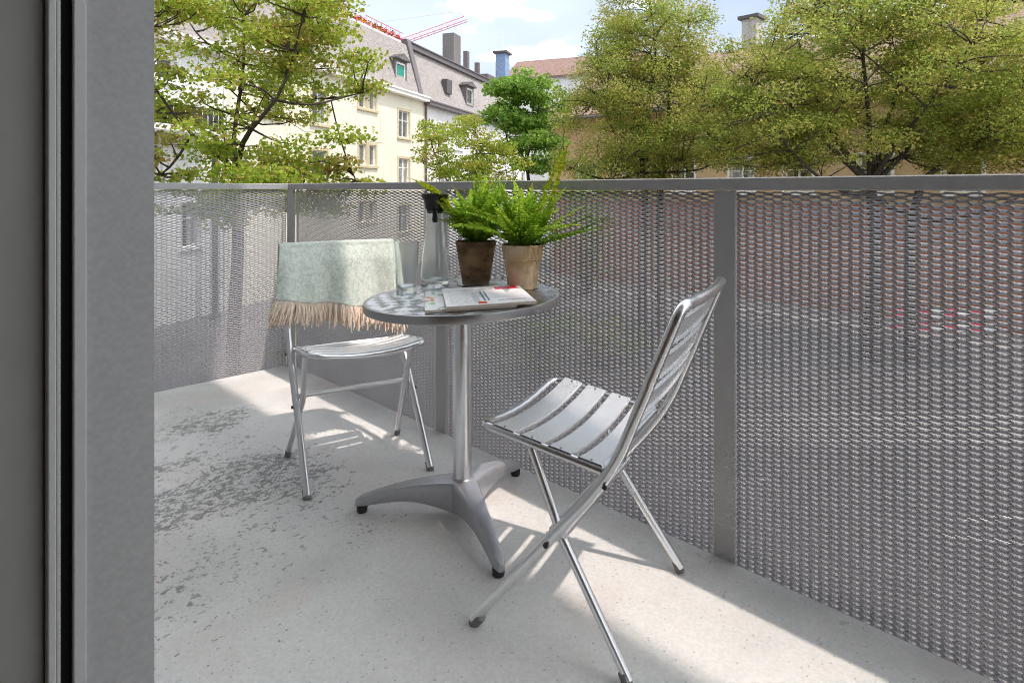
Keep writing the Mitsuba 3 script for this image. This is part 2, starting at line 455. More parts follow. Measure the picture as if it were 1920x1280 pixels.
def jamb(v0, v1, proud, r=0.0015, z1=2.35):
    return rbox(U0 - 0.06, U0 + proud, v0, v1, 0.0, z1, r)


part(d, 'outer_profile', jamb(0.1955, 0.2130, 0.010), 'm_frame')
part(d, 'gasket', box(U0 - 0.06, U0 - 0.004, 0.1793, 0.1953, 0.0, 2.35), 'm_gasket')
part(d, 'inner_profile', cat_([jamb(0.1730, 0.1790, 0.0085), jamb(0.1626, 0.1729, 0.0105)]), 'm_frame')
part(d, 'threshold', rbox(U0, 1.3, 0.10, 0.162, -0.02, 0.012, 0.003), 'm_frame')
single('door_panel', rbox(U0 - 0.10, U0 - 0.016, -0.5, 0.1615, 0.0, 2.35, 0.003), 'm_blind', 'dark grey fabric covered panel at the far left edge beside the door frame', 'panel')

single('room_floor', box(-3.5, 3.0, -4.5, 0.098, -0.25, -0.002), 'm_parquet', kind='structure')
single('room_ceiling', box(-3.5, 3.0, -4.5, 0.155, 2.5, 2.6), 'm_room', kind='structure')
single('room_wall', cat_([box(-3.6, -3.5, -4.5, 0.155, 0, 2.5), box(3.0, 3.1, -4.5, 0.155, 0, 2.5), box(-3.5, 3.0, -4.6, -4.5, 0, 2.5)]), 'm_room', kind='structure')

# ---------------------------------------------------------------- railing of expanded metal
HP, LW = 0.007, 0.025                      # half the short way, half the long way of the diamonds
WYB, WZB = 0.0056, 0.0039                 # strand's width vector at the knuckles (depth, height), lying flatter there
WYM, WZM, TH = 0.0014, 0.0057, 0.0013     # and half way between them, standing steeper


def expanded(x0, x1, z0, z1, seed=1):
    """Expanded metal in the local xz plane (y is the outward depth): slit strands that zigzag and join at the knuckles."""
    rng = np.random.default_rng(seed)
    n = int(math.ceil((x1 - x0) / LW)) + 1
    xs, ts, mid = [], [], []
    for i in range(n):
        s_ = 1.0 if i % 2 == 0 else -1.0
        xs += [i * LW - 0.0048, i * LW + 0.0048, (i + 0.5) * LW]; ts += [s_, s_, 0.0]; mid += [0.0, 0.0, 1.0]
    xs, ts, mid = np.array(xs), np.array(ts), np.array(mid)
    keep = (xs > -0.006) & (xs <= x1 - x0 + LW)
    xs, ts, mid = xs[keep], ts[keep], mid[keep]
    A = (HP - WZB) / 2
    rows = int((z1 - z0) / HP)
    wy, wz = WYB + (WYM - WYB) * mid, WZB + (WZM - WZB) * mid
    W = np.stack([0 * wy, wy, wz], 1) / 2
    N = np.stack([0 * wy, -wz, wy], 1); N = N / np.linalg.norm(N, axis=1, keepdims=True) * TH / 2
    V, F = [], []
    m = len(xs)
    k = np.arange(m - 1)
    base = np.vstack([np.stack([k * 4 + a, k * 4 + (a + 1) % 4, (k + 1) * 4 + (a + 1) % 4, (k + 1) * 4 + a], 1) for a in range(4)])
    for j in range(rows):
        t = ts if j % 2 == 0 else -ts
        c = np.stack([x0 + xs, -WYB / 2 * t + rng.normal(0, 0.00016), z0 + (j + 0.5) * HP + A * t + rng.normal(0, 0.00010)], 1)
        # the sheet is not perfectly flat
        c[:, 1] += 0.0035 * np.sin(c[:, 0] * 5.3 + seed) * np.sin(c[:, 2] * 4.1 + 2 * seed)
        v = np.stack([c - W - N, c + W - N, c + W + N, c - W + N], 1).reshape(-1, 3)
        V.append(v); F.append(base + j * m * 4)
    return cat_([(np.vstack(V), np.vstack(F))])


rl = thing('balcony_railing', 'grey metal balcony railing with a flat handrail and expanded metal mesh panels', 'railing')
ZR0, ZR1 = 1.086, 1.123
posts = [-2.20, -0.855, 0.49, 1.835]
part(rl, 'handrail', rbox(UL - 0.05, 3.2, VM - 0.03, VM + 0.025, ZR0, ZR1, 0.003), 'm_rail', label='handrail along the front of the balcony')
part(rl, 'handrail', rbox(UL - 0.05, UL + 0.003, VF, VM - 0.032, ZR0, ZR1, 0.003), 'm_rail', label='handrail at the left end of the balcony')
for u in posts:
    part(rl, 'post', rbox(u - 0.034, u + 0.034, VM - 0.022, VM - 0.010, -0.16, ZR0 - 0.001, 0.002), 'm_rail')
part(rl, 'corner_post', rbox(UL - 0.02, UL + 0.064, VM - 0.032, VM - 0.016, -0.16, ZR0 - 0.001, 0.002), 'm_rail')
edges = [UL + 0.04] + posts
for a, b in zip(edges[:-1], edges[1:]):
    x0, x1 = a + 0.02, b - 0.02
    v, f = expanded(x0, x1, -0.15, 1.0865, int(20 + a * 3))
    v = v + np.array([0, VM + 0.004, 0])
    v[:, 0] = np.clip(v[:, 0], x0, x1)
    mp = part(rl, 'mesh_panel', (v, f), 'm_mesh')
    part(mp, 'edge_strip', cat_([box(x1 + 0.0005, x1 + 0.004, VM - 0.007, VM + 0.009, -0.15, 1.0855), box(x0 - 0.004, x0 - 0.0005, VM - 0.007, VM + 0.009, -0.15, 1.0855)]), 'm_mesh')
v, f = expanded(VF + 0.03, VM - 0.04, -0.15, 1.0865)
v = np.stack([UL - 0.012 - v[:, 1], np.clip(v[:, 0], VF + 0.03, VM - 0.04), v[:, 2]], 1)
part(rl, 'mesh_panel', (v, f[:, ::-1]), 'm_mesh', label='mesh panel at the left end of the balcony, crossed by a band of sunlight')

# ---------------------------------------------------------------- bistro table
TC = np.array([-1.585, 1.335, 0.732])
slope = 0.040
ez = np.array([-0.7031 * slope, -0.7111 * slope, 1.0]); ez /= np.linalg.norm(ez)
ex = np.array([1.0, 0, 0]); ex -= ez * (ex @ ez); ex /= np.linalg.norm(ex)
MT = frame_matrix(TC, ex, np.cross(ez, ex), ez)


def on_table(u, v, dz=0.0):
    return TC + MT[:3, 0] * (u - TC[0]) + MT[:3, 1] * (v - TC[1]) + MT[:3, 2] * dz


tb = thing('bistro_table', 'small round steel topped bistro table on a grey three legged pedestal', 'table')
RT = 0.325
part(tb, 'tabletop', move(lathe([(0, 0), (RT - 0.016, 0), (RT - 0.012, 0.0005)], 96), MT), 'm_tabletop')
part(tb, 'rim', move(lathe([(RT - 0.012, 0.0004), (RT - 0.006, 0.0022), (RT - 0.001, 0.0005), (RT, -0.004), (RT, -0.022), (RT - 0.003, -0.026), (RT - 0.012, -0.026)], 96), MT), 'm_rim', smooth=40)
part(tb, 'underside', move(lathe([(RT - 0.012, -0.0255), (RT - 0.03, -0.020), (0, -0.020)], 64), MT), 'm_underside')
part(tb, 'column', tube([[TC[0], TC[1], 0.09], [TC[0], TC[1], TC[2] - 0.021]], 0.031, 32), 'm_tube', smooth=50)
part(tb, 'collar', move(lathe([(0.0312, 0.142), (0.036, 0.139), (0.043, 0.125), (0.048, 0.10), (0.05, 0.06), (0.0, 0.055)], 32), frame_matrix([TC[0], TC[1], -0.01], [1, 0, 0], [0, 1, 0], [0, 0, 1])), 'm_cast', smooth=50)


def table_leg(ang, L=0.365):
    n, k = 22, 12
    V = []
    for r in np.linspace(0.0, L, n):
        t = r / L
        zt = 0.128 - 0.082 * t ** 1.9
        zb = 0.020 + 0.034 * math.sin(math.pi * min(1, t * 1.0)) ** 1.2 * (1 - 0.25 * t)
        hw = 0.030 * (1 - t) ** 1.5 + 0.019
        if t > 0.93:
            q = (t - 0.93) / 0.07
            hw *= math.sqrt(max(0.05, 1 - 0.8 * q * q)); zt -= 0.006 * q * q
        mid = zt - 0.016
        sec = [(-hw * 0.55, zt), (hw * 0.55, zt), (hw * 0.86, zt - 0.004), (hw, mid), (hw * 0.93, (mid + zb) / 2), (hw * 0.9, zb + 0.003), (hw * 0.75, zb), (-hw * 0.75, zb), (-hw * 0.9, zb + 0.003), (-hw * 0.93, (mid + zb) / 2), (-hw, mid), (-hw * 0.86, zt - 0.004)]
        for y, z in sec:
            V.append([r, y, z])
    i, j = np.meshgrid(np.arange(n - 1), np.arange(k), indexing='ij')
    q = np.stack([i * k + j, (i + 1) * k + j, (i + 1) * k + (j + 1) % k, i * k + (j + 1) % k], -1).reshape(-1, 4)
    f = np.vstack([q[:, [0, 1, 2]], q[:, [0, 2, 3]]])
    e = (n - 1) * k
    f = np.vstack([f, [[e, e + a, e + a + 1] for a in range(1, k - 1)]])
    c, s = math.cos(ang), math.sin(ang)
    M = frame_matrix([TC[0], TC[1], 0], [c, s, 0], [-s, c, 0], [0, 0, 1])
    pad = lathe([(0, 0), (0.016, 0), (0.018, 0.004), (0.018, 0.022), (0, 0.022)], 18)
    return move((np.array(V), f), M), move(pad, M @ frame_matrix([L - 0.022, 0, 0.0005], [1, 0, 0], [0, 1, 0], [0, 0, 1]))


for a in (221, 337, 104):
    lm, pm = table_leg(math.radians(a))
    k = part(tb, 'leg', lm, 'm_cast', smooth=35)
    part(k, 'rubber_pad', pm, 'm_rubber', smooth=40)


# ---------------------------------------------------------------- folding chairs
def chair(origin, heading, label):
    key = thing('folding_chair', label, 'chair', None)
    a, b, c = 0.231, 0.231, 0.212
    sf, sb, zb, st, zt = 0.387, 0.022, 0.456, -0.131, 0.842
    sq, zq, s0, z0, s1, z1, sr = 0.235, 0.466, 0.050, 0.450, 0.372, 0.497, -0.016
    ch, sh = math.cos(heading), math.sin(heading)
    M = frame_matrix([origin[0], origin[1], 0], [ch, sh, 0], [-sh, ch, 0], [0, 0, 1])
    P = lambda pts: np.asarray(pts, float) @ M[:3, :3].T + M[:3, 3]
    RO, RI = 0.0130, 0.0110
    # outer frame: front foot, bend under the seat, back hoop, and down again
    side = lambda s: fillet([(sf, s * a, 0.012), (sb, s * a, zb), (st * 0.55 + sb * 0.45, s * a, zt * 0.55 + zb * 0.45)], 0.10, 9)
    for s in (-1, 1):
        k = part(key, 'leg', tube(P(side(s)), RO, 14), 'm_tube', smooth=50)
        cap = tube(P([(sf, s * a, 0.0), (sf - 0.022, s * a, 0.028)]), RO + 0.0012, 14)
        part(k, 'foot_cap', cap, 'm_foot', smooth=50)
        part(k, 'bolt', tube(P([(0.178, s * (a + 0.0125), 0.262), (0.178, s * (a + 0.0185), 0.262)]), 0.0065, 10), 'm_iron')
        part(k, 'bolt', tube(P([(0.034, s * (a + 0.0125), 0.43), (0.034, s * (a + 0.0175), 0.43)]), 0.0055, 10), 'm_iron')
    bow = 0.018
    q = [(st * 0.5 + sb * 0.5, -a, zt * 0.5 + zb * 0.5), (st, -a, zt)]
    q += [(st - bow * (1 - (l / 0.8) ** 2) * 0.9, a * l, zt - 0.004 * l * l) for l in np.linspace(-0.62, 0.62, 9)]
    q += [(st, a, zt), (st * 0.5 + sb * 0.5, a, zt * 0.5 + zb * 0.5)]
    hoop = fillet(q, [0.07] + [0.01] * 9 + [0.07], 6)
    part(key, 'back_frame', tube(P(hoop), RO, 14), 'm_tube', smooth=50)
    # rear legs
    for s in (-1, 1):
        k = part(key, 'leg', tube(P([(sr, s * b, 0.012), (0.16, s * (a - 0.027), 0.275), (sq, s * (c - 0.002), zq)]), RI, 12), 'm_tube', smooth=50)
        part(k, 'foot_cap', tube(P([(sr, s * b, 0.0), (sr + 0.013, s * b, 0.026)]), RI + 0.0012, 12), 'm_foot', smooth=50)
    tS = 0.62
    part(key, 'stretcher', tube(P([(sr + (sq - sr) * tS, -b, zq * tS), (sr + (sq - sr) * tS, b, zq * tS)]), 0.009, 12), 'm_tube', smooth=50)
    part(key, 'stretcher', tube(P([(sr + 0.045, -b, 0.085), (sr + 0.045, b, 0.085)]), 0.0065, 10), 'm_tube', smooth=50) if False else None
    # seat
    sag = 0.024
    zs = lambda s: z0 + (z1 - z0) * (s - s0) / (s1 - s0)
    fr = [(s0, -c, zs(s0))] + [(s1 - 0.0, -c, zs(s1))] + [(s1 + 0.006, c * l, zs(s1) - sag * (1 - l * l)) for l in np.linspace(-0.7, 0.7, 7)] + [(s1, c, zs(s1)), (s0, c, zs(s0))]
    part(key, 'seat_frame', tube(P(fillet(fr, [0.06] + [0.01] * 7 + [0.06], 6)), 0.0105, 12), 'm_tube', smooth=50)
    part(key, 'seat_rail', tube(P([(s0 + 0.004, -c, zs(s0)), (s0 + 0.004, c, zs(s0))]), 0.0085, 10), 'm_tube', smooth=50)

    def slat(centre, along, normal, width, half, sag_, th=0.0022, lip=0.010, n=20):
        """A sheet strip with turned-down edges, sagging between its ends."""
        prof = [(-width / 2, -lip), (-width / 2, -0.003), (-width / 2 + 0.003, 0), (width / 2 - 0.003, 0), (width / 2, -0.003), (width / 2, -lip),
                (width / 2 - th, -lip), (width / 2 - th, -0.0035), (-width / 2 + th, -0.0035), (-width / 2 + th, -lip)]
        V = []
        for l in np.linspace(-1, 1, n):
            off = centre - normal * sag_ * (1 - l * l)
            for x, y in prof:
                V.append(off + along * x + normal * y + np.array([0, half * l, 0]))
        kk = len(prof)
        i, j = np.meshgrid(np.arange(n - 1), np.arange(kk), indexing='ij')
        qd = np.stack([i * kk + j, i * kk + (j + 1) % kk, (i + 1) * kk + (j + 1) % kk, (i + 1) * kk + j], -1).reshape(-1, 4)
        return cat_([(P(np.array(V)), qd[:, ::-1])])

    al = np.array([s1 - s0, 0, z1 - z0]); al /= np.linalg.norm(al)
    nn = np.array([-al[2], 0, al[0]])
    for i in range(4):
        s = s0 + 0.030 + i * 0.0765
        ks = part(key, 'seat_slat', slat(np.array([s, 0, zs(s) + 0.014]), al, nn, 0.0610, c + 0.006, sag), 'm_slat', smooth=30)
        for l in (-1, 1):
            q0 = np.array([s, l * (c - 0.004), zs(s) + 0.0125])
            part(ks, 'screw', tube(P([q0, q0 + nn * 0.0026]), 0.0032, 8), 'm_cast')
    up = np.array([st - sb, 0, zt - zb]); L = np.linalg.norm(up); up /= L
    fn = np.array([up[2], 0, -up[0]])
    for t in (0.82, 0.60, 0.38):
        cpt = np.array([sb, 0, zb]) + up * L * t
        part(key, 'back_slat', slat(cpt + fn * 0.012, up, fn, 0.066, a - 0.004, 0.009), 'm_slat', smooth=30)
    return key, P, (st, a, zt, sb, zb, up, fn)


chair((-0.865, 1.353), -2.857, 'bare aluminium folding chair with its back against the railing, nearest the camera')
_, PL, geo = chair((-2.36, 1.341), -0.271, 'aluminium folding chair with a green throw over its back, behind the table')

# ---------------------------------------------------------------- throw blanket over the far chair
th = thing('throw_blanket', 'pale sage green throw with beige fringe, hung over the back of the far chair', 'blanket')
st, a, zt, sb, zb, up, fn = geo


def blanket_point(l, d, off=0.0):
    """l from -1 to 1 across, d the length from the fold: negative hangs behind, positive in front."""
    bow = 0.016 * (1 - (l / 0.9) ** 2) if abs(l) < 0.9 else 0.0
    y = l * (a + 0.018)
    r = 0.017 + off
    top = np.array([st - bow, y, zt - 0.002])
    arc = r * math.pi / 2
    if d >= 0:
        if d < arc:
            an = d / r
            p = top + np.array([r * math.sin(an), 0, r * math.cos(an)])
        else:
            e = d - arc
            p = top + np.array([r + 0.022 * min(1, e / 0.06) + 0.37 * e, 0, -e * 0.93])
            p[1] += l * 0.10 * max(0, e) * (1.4 if l < 0 else 0.1)
            wv = (math.sin(l * 7.5 + 0.6 + 2 * e) * 0.010 + math.sin(l * 15 + 2) * 0.0045) * min(1, e / 0.12)
            p[0] += wv
    else:
        e0 = -d
        if e0 < arc:
            an = -e0 / r
            p = top + np.array([r * math.sin(an), 0, r * math.cos(an)])
        else:
            e = e0 - arc
            p = top + np.array([-r - 0.02 * e + 0.008 * math.sin(l * 9) * min(1, e / 0.1), 0, -e])
    return p


nl, nd = 90, 90
front = lambda l: 0.243 + 0.085 * (l + 1) / 2 + 0.004 * math.sin(l * 9)
back = lambda l: 0.26 + 0.01 * math.sin(l * 5)
V, UV = [], []
for i, l in enumerate(np.linspace(-1, 1, nl)):
    for d_ in np.linspace(-back(l), front(l), nd):
        V.append(blanket_point(l, d_)); UV.append([(l + 1) * 0.25, d_ + 0.3])
i, j = np.meshgrid(np.arange(nl - 1), np.arange(nd - 1), indexing='ij')
q = np.stack([i * nd + j, i * nd + j + 1, (i + 1) * nd + j + 1, (i + 1) * nd + j], -1).reshape(-1, 4)
V = PL(np.array(V))
vt = np.array(V)
n0 = trimesh.Trimesh(vt, np.vstack([q[:, [0, 1, 2]], q[:, [0, 2, 3]]]), process=False).vertex_normals
V2 = vt + n0 * 0.004
rim = np.r_[np.arange(nd - 1), 0][:0]
F = np.vstack([q, (q + len(vt))[:, ::-1]])
bd = []
idx = np.arange(nl * nd).reshape(nl, nd)
for line in (idx[0], idx[-1][::-1], idx[:, 0][::-1], idx[:, -1]):
    for p_, q_ in zip(line[:-1], line[1:]):
        bd.append([p_, p_ + len(vt), q_ + len(vt), q_])
F = np.vstack([F, bd])
part(th, 'cloth', cat_([(np.vstack([vt, V2]), F)]), 'm_cloth', smooth=True, uv=np.vstack([UV, UV]))
rng = np.random.default_rng(5)
fr = []
for side in (1, -1):
    N = 92
    for k in range(N):
        l = -1 + 2 * (k + 0.5) / N
        d0 = (front(l) - 0.004) if side > 0 else -(back(l) - 0.004)
        p0, p1 = blanket_point(l, d0), blanket_point(l + rng.normal(0, 0.004), d0 + side * 0.03)
        ln = 0.080 + 0.008 * math.sin(k * 0.7) + rng.normal(0, 0.007)
        for sub in range(4):
            sw = rng.normal(0, 0.009, 3) + np.array([0.004 * side, (-0.02 if l < -0.7 else 0.0), 0])
            tip = p0 + np.array([(p1 - p0)[0] * 0.4, 0, -ln + rng.normal(0, 0.006)]) + sw * 1.3
            m1 = p0 * 0.6 + tip * 0.4 + rng.normal(0, 0.002, 3) + np.array([0.004 * side, 0, 0])
            pts = [p0 + rng.normal(0, 0.0012, 3), m1, tip]
            fr.append(tube(PL(pts), [0.0018, 0.0038, 0.0026], 5, cap=False))
part(th, 'fringe', cat_(fr), 'm_fringe', smooth=True, kind='stuff')

# ---------------------------------------------------------------- things on the table
zM = 0.0012


def printed(u0, v0, ang, L, W, z0, t, name, label, m, bend=0.004):
    key = thing(name, label, 'magazine')
    n1, n2 = 16, 10
    V, UV = [], []
    c, s = math.cos(ang), math.sin(ang)
    for top in (1, 0):
        for i in range(n1 + 1):
            for j in range(n2 + 1):
                x, y = (i / n1 - 0.5) * L, (j / n2 - 0.5) * W
                lift = bend * (abs(i / n1 - 0.5) * 2) ** 3 * (0.3 if top else 0.05)
                V.append(on_table(u0 + c * x - s * y, v0 + s * x + c * y, z0 + (t if top else 0) + lift))
                UV.append([j / n2, 1 - i / n1])
    V = np.array(V)
    i, j = np.meshgrid(np.arange(n1), np.arange(n2), indexing='ij')
    q = np.stack([i * (n2 + 1) + j, (i + 1) * (n2 + 1) + j, (i + 1) * (n2 + 1) + j + 1, i * (n2 + 1) + j + 1], -1).reshape(-1, 4)
    nv = (n1 + 1) * (n2 + 1)
    part(key, 'cover', cat_([(V[:nv] + MT[:3, 2] * 0.0006, q)]), m, smooth=True, uv=np.array(UV[:nv]))
    idx = np.arange(nv).reshape(n1 + 1, n2 + 1)
    bd = []
    for line in (idx[:, 0], idx[-1], idx[::-1, -1], idx[0, ::-1]):
        for p_, q_ in zip(line[:-1], line[1:]):
            bd.append([p_ + nv, q_ + nv, q_, p_])
    part(key, 'pages', cat_([(V, np.vstack([bd, (q + nv)[:, ::-1], q]))]), 'm_paper')
    return key


MA = math.radians(-37)
printed(-1.508, 1.292, MA, 0.345, 0.27, zM, 0.006, 'magazine', 'magazine with a pale leafy cover, lying underneath the other on the table', 'm_cover2')
printed(-1.466, 1.332, MA + 0.02, 0.34, 0.265, zM + 0.0075, 0.007, 'magazine', 'magazine with a white cover and red block, on top of the other', 'm_cover')

g = thing('carafe', 'slim clear glass carafe with a black funnel lid, beside the dark flower pot', 'carafe')
CP = on_table(-1.835, 1.412, 0.0012)
MC = frame_matrix(CP, [1, 0, 0], [0, 1, 0], [0, 0, 1])
outer = [(0.0, 0.0), (0.046, 0.0), (0.0535, 0.004), (0.0545, 0.012), (0.053, 0.05), (0.048, 0.10), (0.041, 0.16), (0.036, 0.21), (0.034, 0.25), (0.0345, 0.285)]
inner = [(0.032, 0.285), (0.0315, 0.25), (0.0335, 0.21), (0.0385, 0.16), (0.0455, 0.10), (0.0505, 0.05), (0.050, 0.026), (0.040, 0.021), (0.0, 0.020)]
part(g, 'bottle', move(lathe(outer + inner, 56), MC), 'm_glass', smooth=45)
part(g, 'lid', move(lathe([(0.0, 0.272), (0.028, 0.272), (0.0325, 0.2865), (0.036, 0.288), (0.041, 0.318), (0.049, 0.330), (0.050, 0.344), (0.046, 0.346), (0.038, 0.335), (0.0, 0.330)], 48), MC), 'm_black', smooth=40)
part(g, 'stopper', move(lathe([(0.0, 0.236), (0.008, 0.238), (0.012, 0.246), (0.009, 0.262), (0.009, 0.2715), (0, 0.2715)], 24), MC), 'm_black', smooth=40)

gl = thing('drinking_glass', 'tall clear water glass on the left of the table, in front of the throw', 'glass')
MG = frame_matrix(on_table(-1.826, 1.278, 0.0012), [1, 0, 0], [0, 1, 0], [0, 0, 1])
scene[gl] = mikit.ply(move(lathe([(0, 0), (0.033, 0), (0.0355, 0.003), (0.0375, 0.06), (0.0435, 0.176), (0.0435, 0.1785), (0.0415, 0.1785), (0.0411, 0.176), (0.0352, 0.06), (0.0330, 0.024), (0.026, 0.018), (0, 0.017)], 48), MG), {'type': 'ref', 'id': 'm_glass'}, smooth=45) if False else mikit.ply(move(lathe([(0, 0), (0.033, 0), (0.0355, 0.003), (0.0375, 0.06), (0.0435, 0.176), (0.0435, 0.1785), (0.0415, 0.1785), (0.0411, 0.176), (0.0352, 0.06), (0.0330, 0.024), (0.026, 0.018), (0, 0.017)], 48), MG), 'm_glass', smooth=45)

PD, PLT = (-1.722, 1.515), (-1.521, 1.556)
gd = thing('glass_dish', 'shallow clear glass dish under the dark brown pot', 'dish')
MD = frame_matrix(on_table(PD[0] + 0.012, PD[1] + 0.004, 0.0012), [1, 0, 0], [0, 1, 0], [0, 0, 1])
scene[gd] = mikit.ply(move(lathe([(0, 0), (0.078, 0), (0.084, 0.004), (0.090, 0.032), (0.0865, 0.032), (0.081, 0.008), (0.076, 0.005), (0, 0.005)], 56), MD), 'm_glass', smooth=45)


def frond_mesh(root, az, length, rise, droop, width, rng, cols, pairs=30, twist=0.0, sway=0.0):
    """A fern frond: a curved stalk with two rows of pointed leaflets, returned with a colour per vertex."""
    n = pairs + 6
    t = np.linspace(0, 1, n)
    hz = length * (t * math.cos(rise) + 0.12 * t * t)
    vz = length * (t * math.sin(rise) - droop * t ** 2.2)
    side = sway * length * t ** 2
    ca, sa = math.cos(az), math.sin(az)
    C = np.stack([root[0] + ca * hz - sa * side, root[1] + sa * hz + ca * side, root[2] + vz], 1)
    tan = np.gradient(C, axis=0); tan /= np.linalg.norm(tan, axis=1, keepdims=True)
    sd = np.cross(tan, [0, 0, 1.0]); sd /= np.linalg.norm(sd, axis=1, keepdims=True) + 1e-9
    up_ = np.cross(sd, tan)
    if twist:
        sd, up_ = sd * math.cos(twist) + up_ * math.sin(twist), up_ * math.cos(twist) - sd * math.sin(twist)
    dry = rng.random() < 0.16
    V, F, Cc = [], [], []
    v, f = tube(C, np.linspace(0.0011, 0.0004, n), 4, cap=False)
    V.append(v); F.append(f); Cc.append(np.tile(np.array(cols[1]) * 0.8, (len(v), 1)))
    o = len(v)
    for k in range(3, n - 1):
        tt = t[k]
        w = width * (math.sin(math.pi * min(1, tt * 0.93 + 0.10)) ** 0.8) * (1 - 0.45 * tt) * rng.uniform(0.8, 1.12)
        for s in (-1, 1):
            dirv = sd[k] * s + tan[k] * rng.uniform(0.25, 0.5) + up_[k] * rng.uniform(-0.35, 0.25)
            dirv /= np.linalg.norm(dirv)
            wd = np.cross(dirv, up_[k]); wd /= np.linalg.norm(wd) + 1e-9
            b0 = C[k]
            cw = length / n * 0.62
            cup = up_[k] * w * rng.uniform(-0.22, 0.02)
            mid = b0 + dirv * w * 0.45 + cup * 0.2
            tip = b0 + dirv * w + cup
            P_ = [b0, mid + wd * cw, mid - wd * cw, tip, b0 + dirv * w * 0.78 + wd * cw * 0.62 + cup * 0.6, b0 + dirv * w * 0.78 - wd * cw * 0.62 + cup * 0.6]
            V.append(np.array(P_)); F.append(np.array([[0, 1, 2], [1, 4, 2], [2, 4, 5], [4, 3, 5]]) + o); o += 6
            col = np.array(cols[0]) * (1 - tt) + np.array(cols[1]) * tt
            if tt > 0.82 and dry: col = np.array([0.34, 0.22, 0.06])
            Cc.append(np.tile(col * rng.uniform(0.62, 1.22), (6, 1)))
    return (np.vstack(V), np.vstack(F)), np.clip(np.vstack(Cc), 0, 1)


def fern(key, centre, z, n, seed, spread, extra, avoid=False):
    rng = np.random.default_rng(seed)
    for k in range(n):
        ring = k / n
        az = k * 2.399 + rng.normal(0, 0.25)
        rise = math.radians(rng.uniform(72, 86) if ring < 0.4 else rng.uniform(50, 74) if ring < 0.75 else rng.uniform(34, 54))
        L = spread * rng.uniform(0.55, 1.08)
        toward = math.cos(az - (XR + math.pi))
        if avoid and toward > 0.1:
            L *= 1 - 0.34 * toward; rise = max(rise, math.radians(60))
        root = np.array([centre[0] + math.cos(az) * 0.028 * rng.random(), centre[1] + math.sin(az) * 0.028 * rng.random(), z])
        g_ = rng.random()
        cols = ((0.17 + 0.08 * g_, 0.36 + 0.10 * g_, 0.03), (0.34 + 0.14 * g_, 0.54 + 0.08 * g_, 0.06))
        m, c_ = frond_mesh(root, az, L, rise, rng.uniform(0.12, 0.42), rng.uniform(0.030, 0.042), rng, cols, 32, rng.normal(0, 0.3), rng.normal(0, 0.18))
        part(key, 'frond', m, 'm_fern', color=c_)
    for (az, L, rise, droop, width, sway, cols, dx, *tw) in extra:
        root = np.array([centre[0] + dx[0], centre[1] + dx[1], z])
        m, c_ = frond_mesh(root, az, L, math.radians(rise), droop, width, rng, cols, 40, tw[0] if tw else 0.3, sway)
        part(key, 'frond', m, 'm_fern', color=c_)


def pot(name, label, pos, rt, rb, h, m, dz, rimh=None):
    key = thing(name, label, 'potted plant')
    base = on_table(pos[0], pos[1], dz)
    M = frame_matrix(base, [1, 0, 0], [0, 1, 0], [0, 0, 1])
    if rimh:
        rr = rb + (rt - rb) * (h - rimh) / h
        prof = [(0, 0), (rb - 0.004, 0), (rb, 0.003), (rr - 0.003, h - rimh), (rr + 0.0015, h - rimh + 0.002), (rt - 0.001, h - 0.004), (rt, h - 0.0015), (rt - 0.002, h), (rt - 0.008, h), (rt - 0.010, h - 0.012), (0, h - 0.012)]
    else:
        prof = [(0, 0), (rb - 0.004, 0), (rb, 0.003), (rt - 0.002, h - 0.006), (rt, h - 0.003), (rt - 0.002, h), (rt - 0.007, h), (rt - 0.009, h - 0.012), (0, h - 0.012)]
    part(key, 'pot', move(lathe(prof, 56), M), m, smooth=35)
    so = lathe([(rt - 0.0095, h - 0.0115), (rt * 0.6, h - 0.006), (0, h - 0.004)], 40)
    part(key, 'soil', move(so, M), 'm_soil', smooth=True)
    return key, base + np.array([0, 0, h - 0.008])


yl = ((0.30, 0.40, 0.02), (0.42, 0.46, 0.015))
gr = ((0.12, 0.27, 0.02), (0.20, 0.36, 0.03))
XR = math.atan2(0.7111, 0.7031)            # the way to the right along the street frame
k1, c1 = pot('potted_fern', 'bushy green fern in a dark brown clay pot, beside the carafe', PD, 0.077, 0.050, 0.158, 'm_pot_dark', 0.0065)
fern(k1, c1, c1[2], 84, 11, 0.335, [(XR + math.pi - 0.12, 0.40, 67, 0.33, 0.040, -0.05, yl, (-0.02, -0.02)), (XR + math.pi + 0.08, 0.43, 66, 0.35, 0.042, 0.03, yl, (-0.02, -0.02)), (XR + math.pi + 0.25, 0.38, 68, 0.32, 0.040, 0.05, yl, (-0.02, -0.01))], True)
k2, c2 = pot('potted_fern', 'fern with long arching fronds in a pale terracotta pot with raised rim', PLT, 0.075, 0.052, 0.154, 'm_pot_light', 0.0012, 0.052)
fern(k2, c2, c2[2], 66, 23, 0.30, [(XR + 0.05, 0.38, 78, -0.03, 0.040, -0.10, yl, (0.03, 0.03), 1.35), (XR - 0.1, 0.30, 16, -0.16, 0.030, 0.1, gr, (0.02, 0.01)), (XR - 0.35, 0.29, 20, 0.06, 0.030, -0.05, gr, (0.02, 0.0)), (XR + 0.15, 0.27, 30, 0.02, 0.030, 0.0, gr, (0.02, 0.02)), (XR - 0.5, 0.24, 26, 0.16, 0.032, 0.05, gr, (0.02, 0.0))])


# ---------------------------------------------------------------- buildings
def facade_matrix(o, along, out):
    return frame_matrix(o, [along[0], along[1], 0], [0, 0, 1], [out[0], out[1], 0])


def fbox(a0, a1, h0, h1, d0, d1): return box(a0, a1, h0, h1, d0, d1)


WR = np.random.default_rng(77)


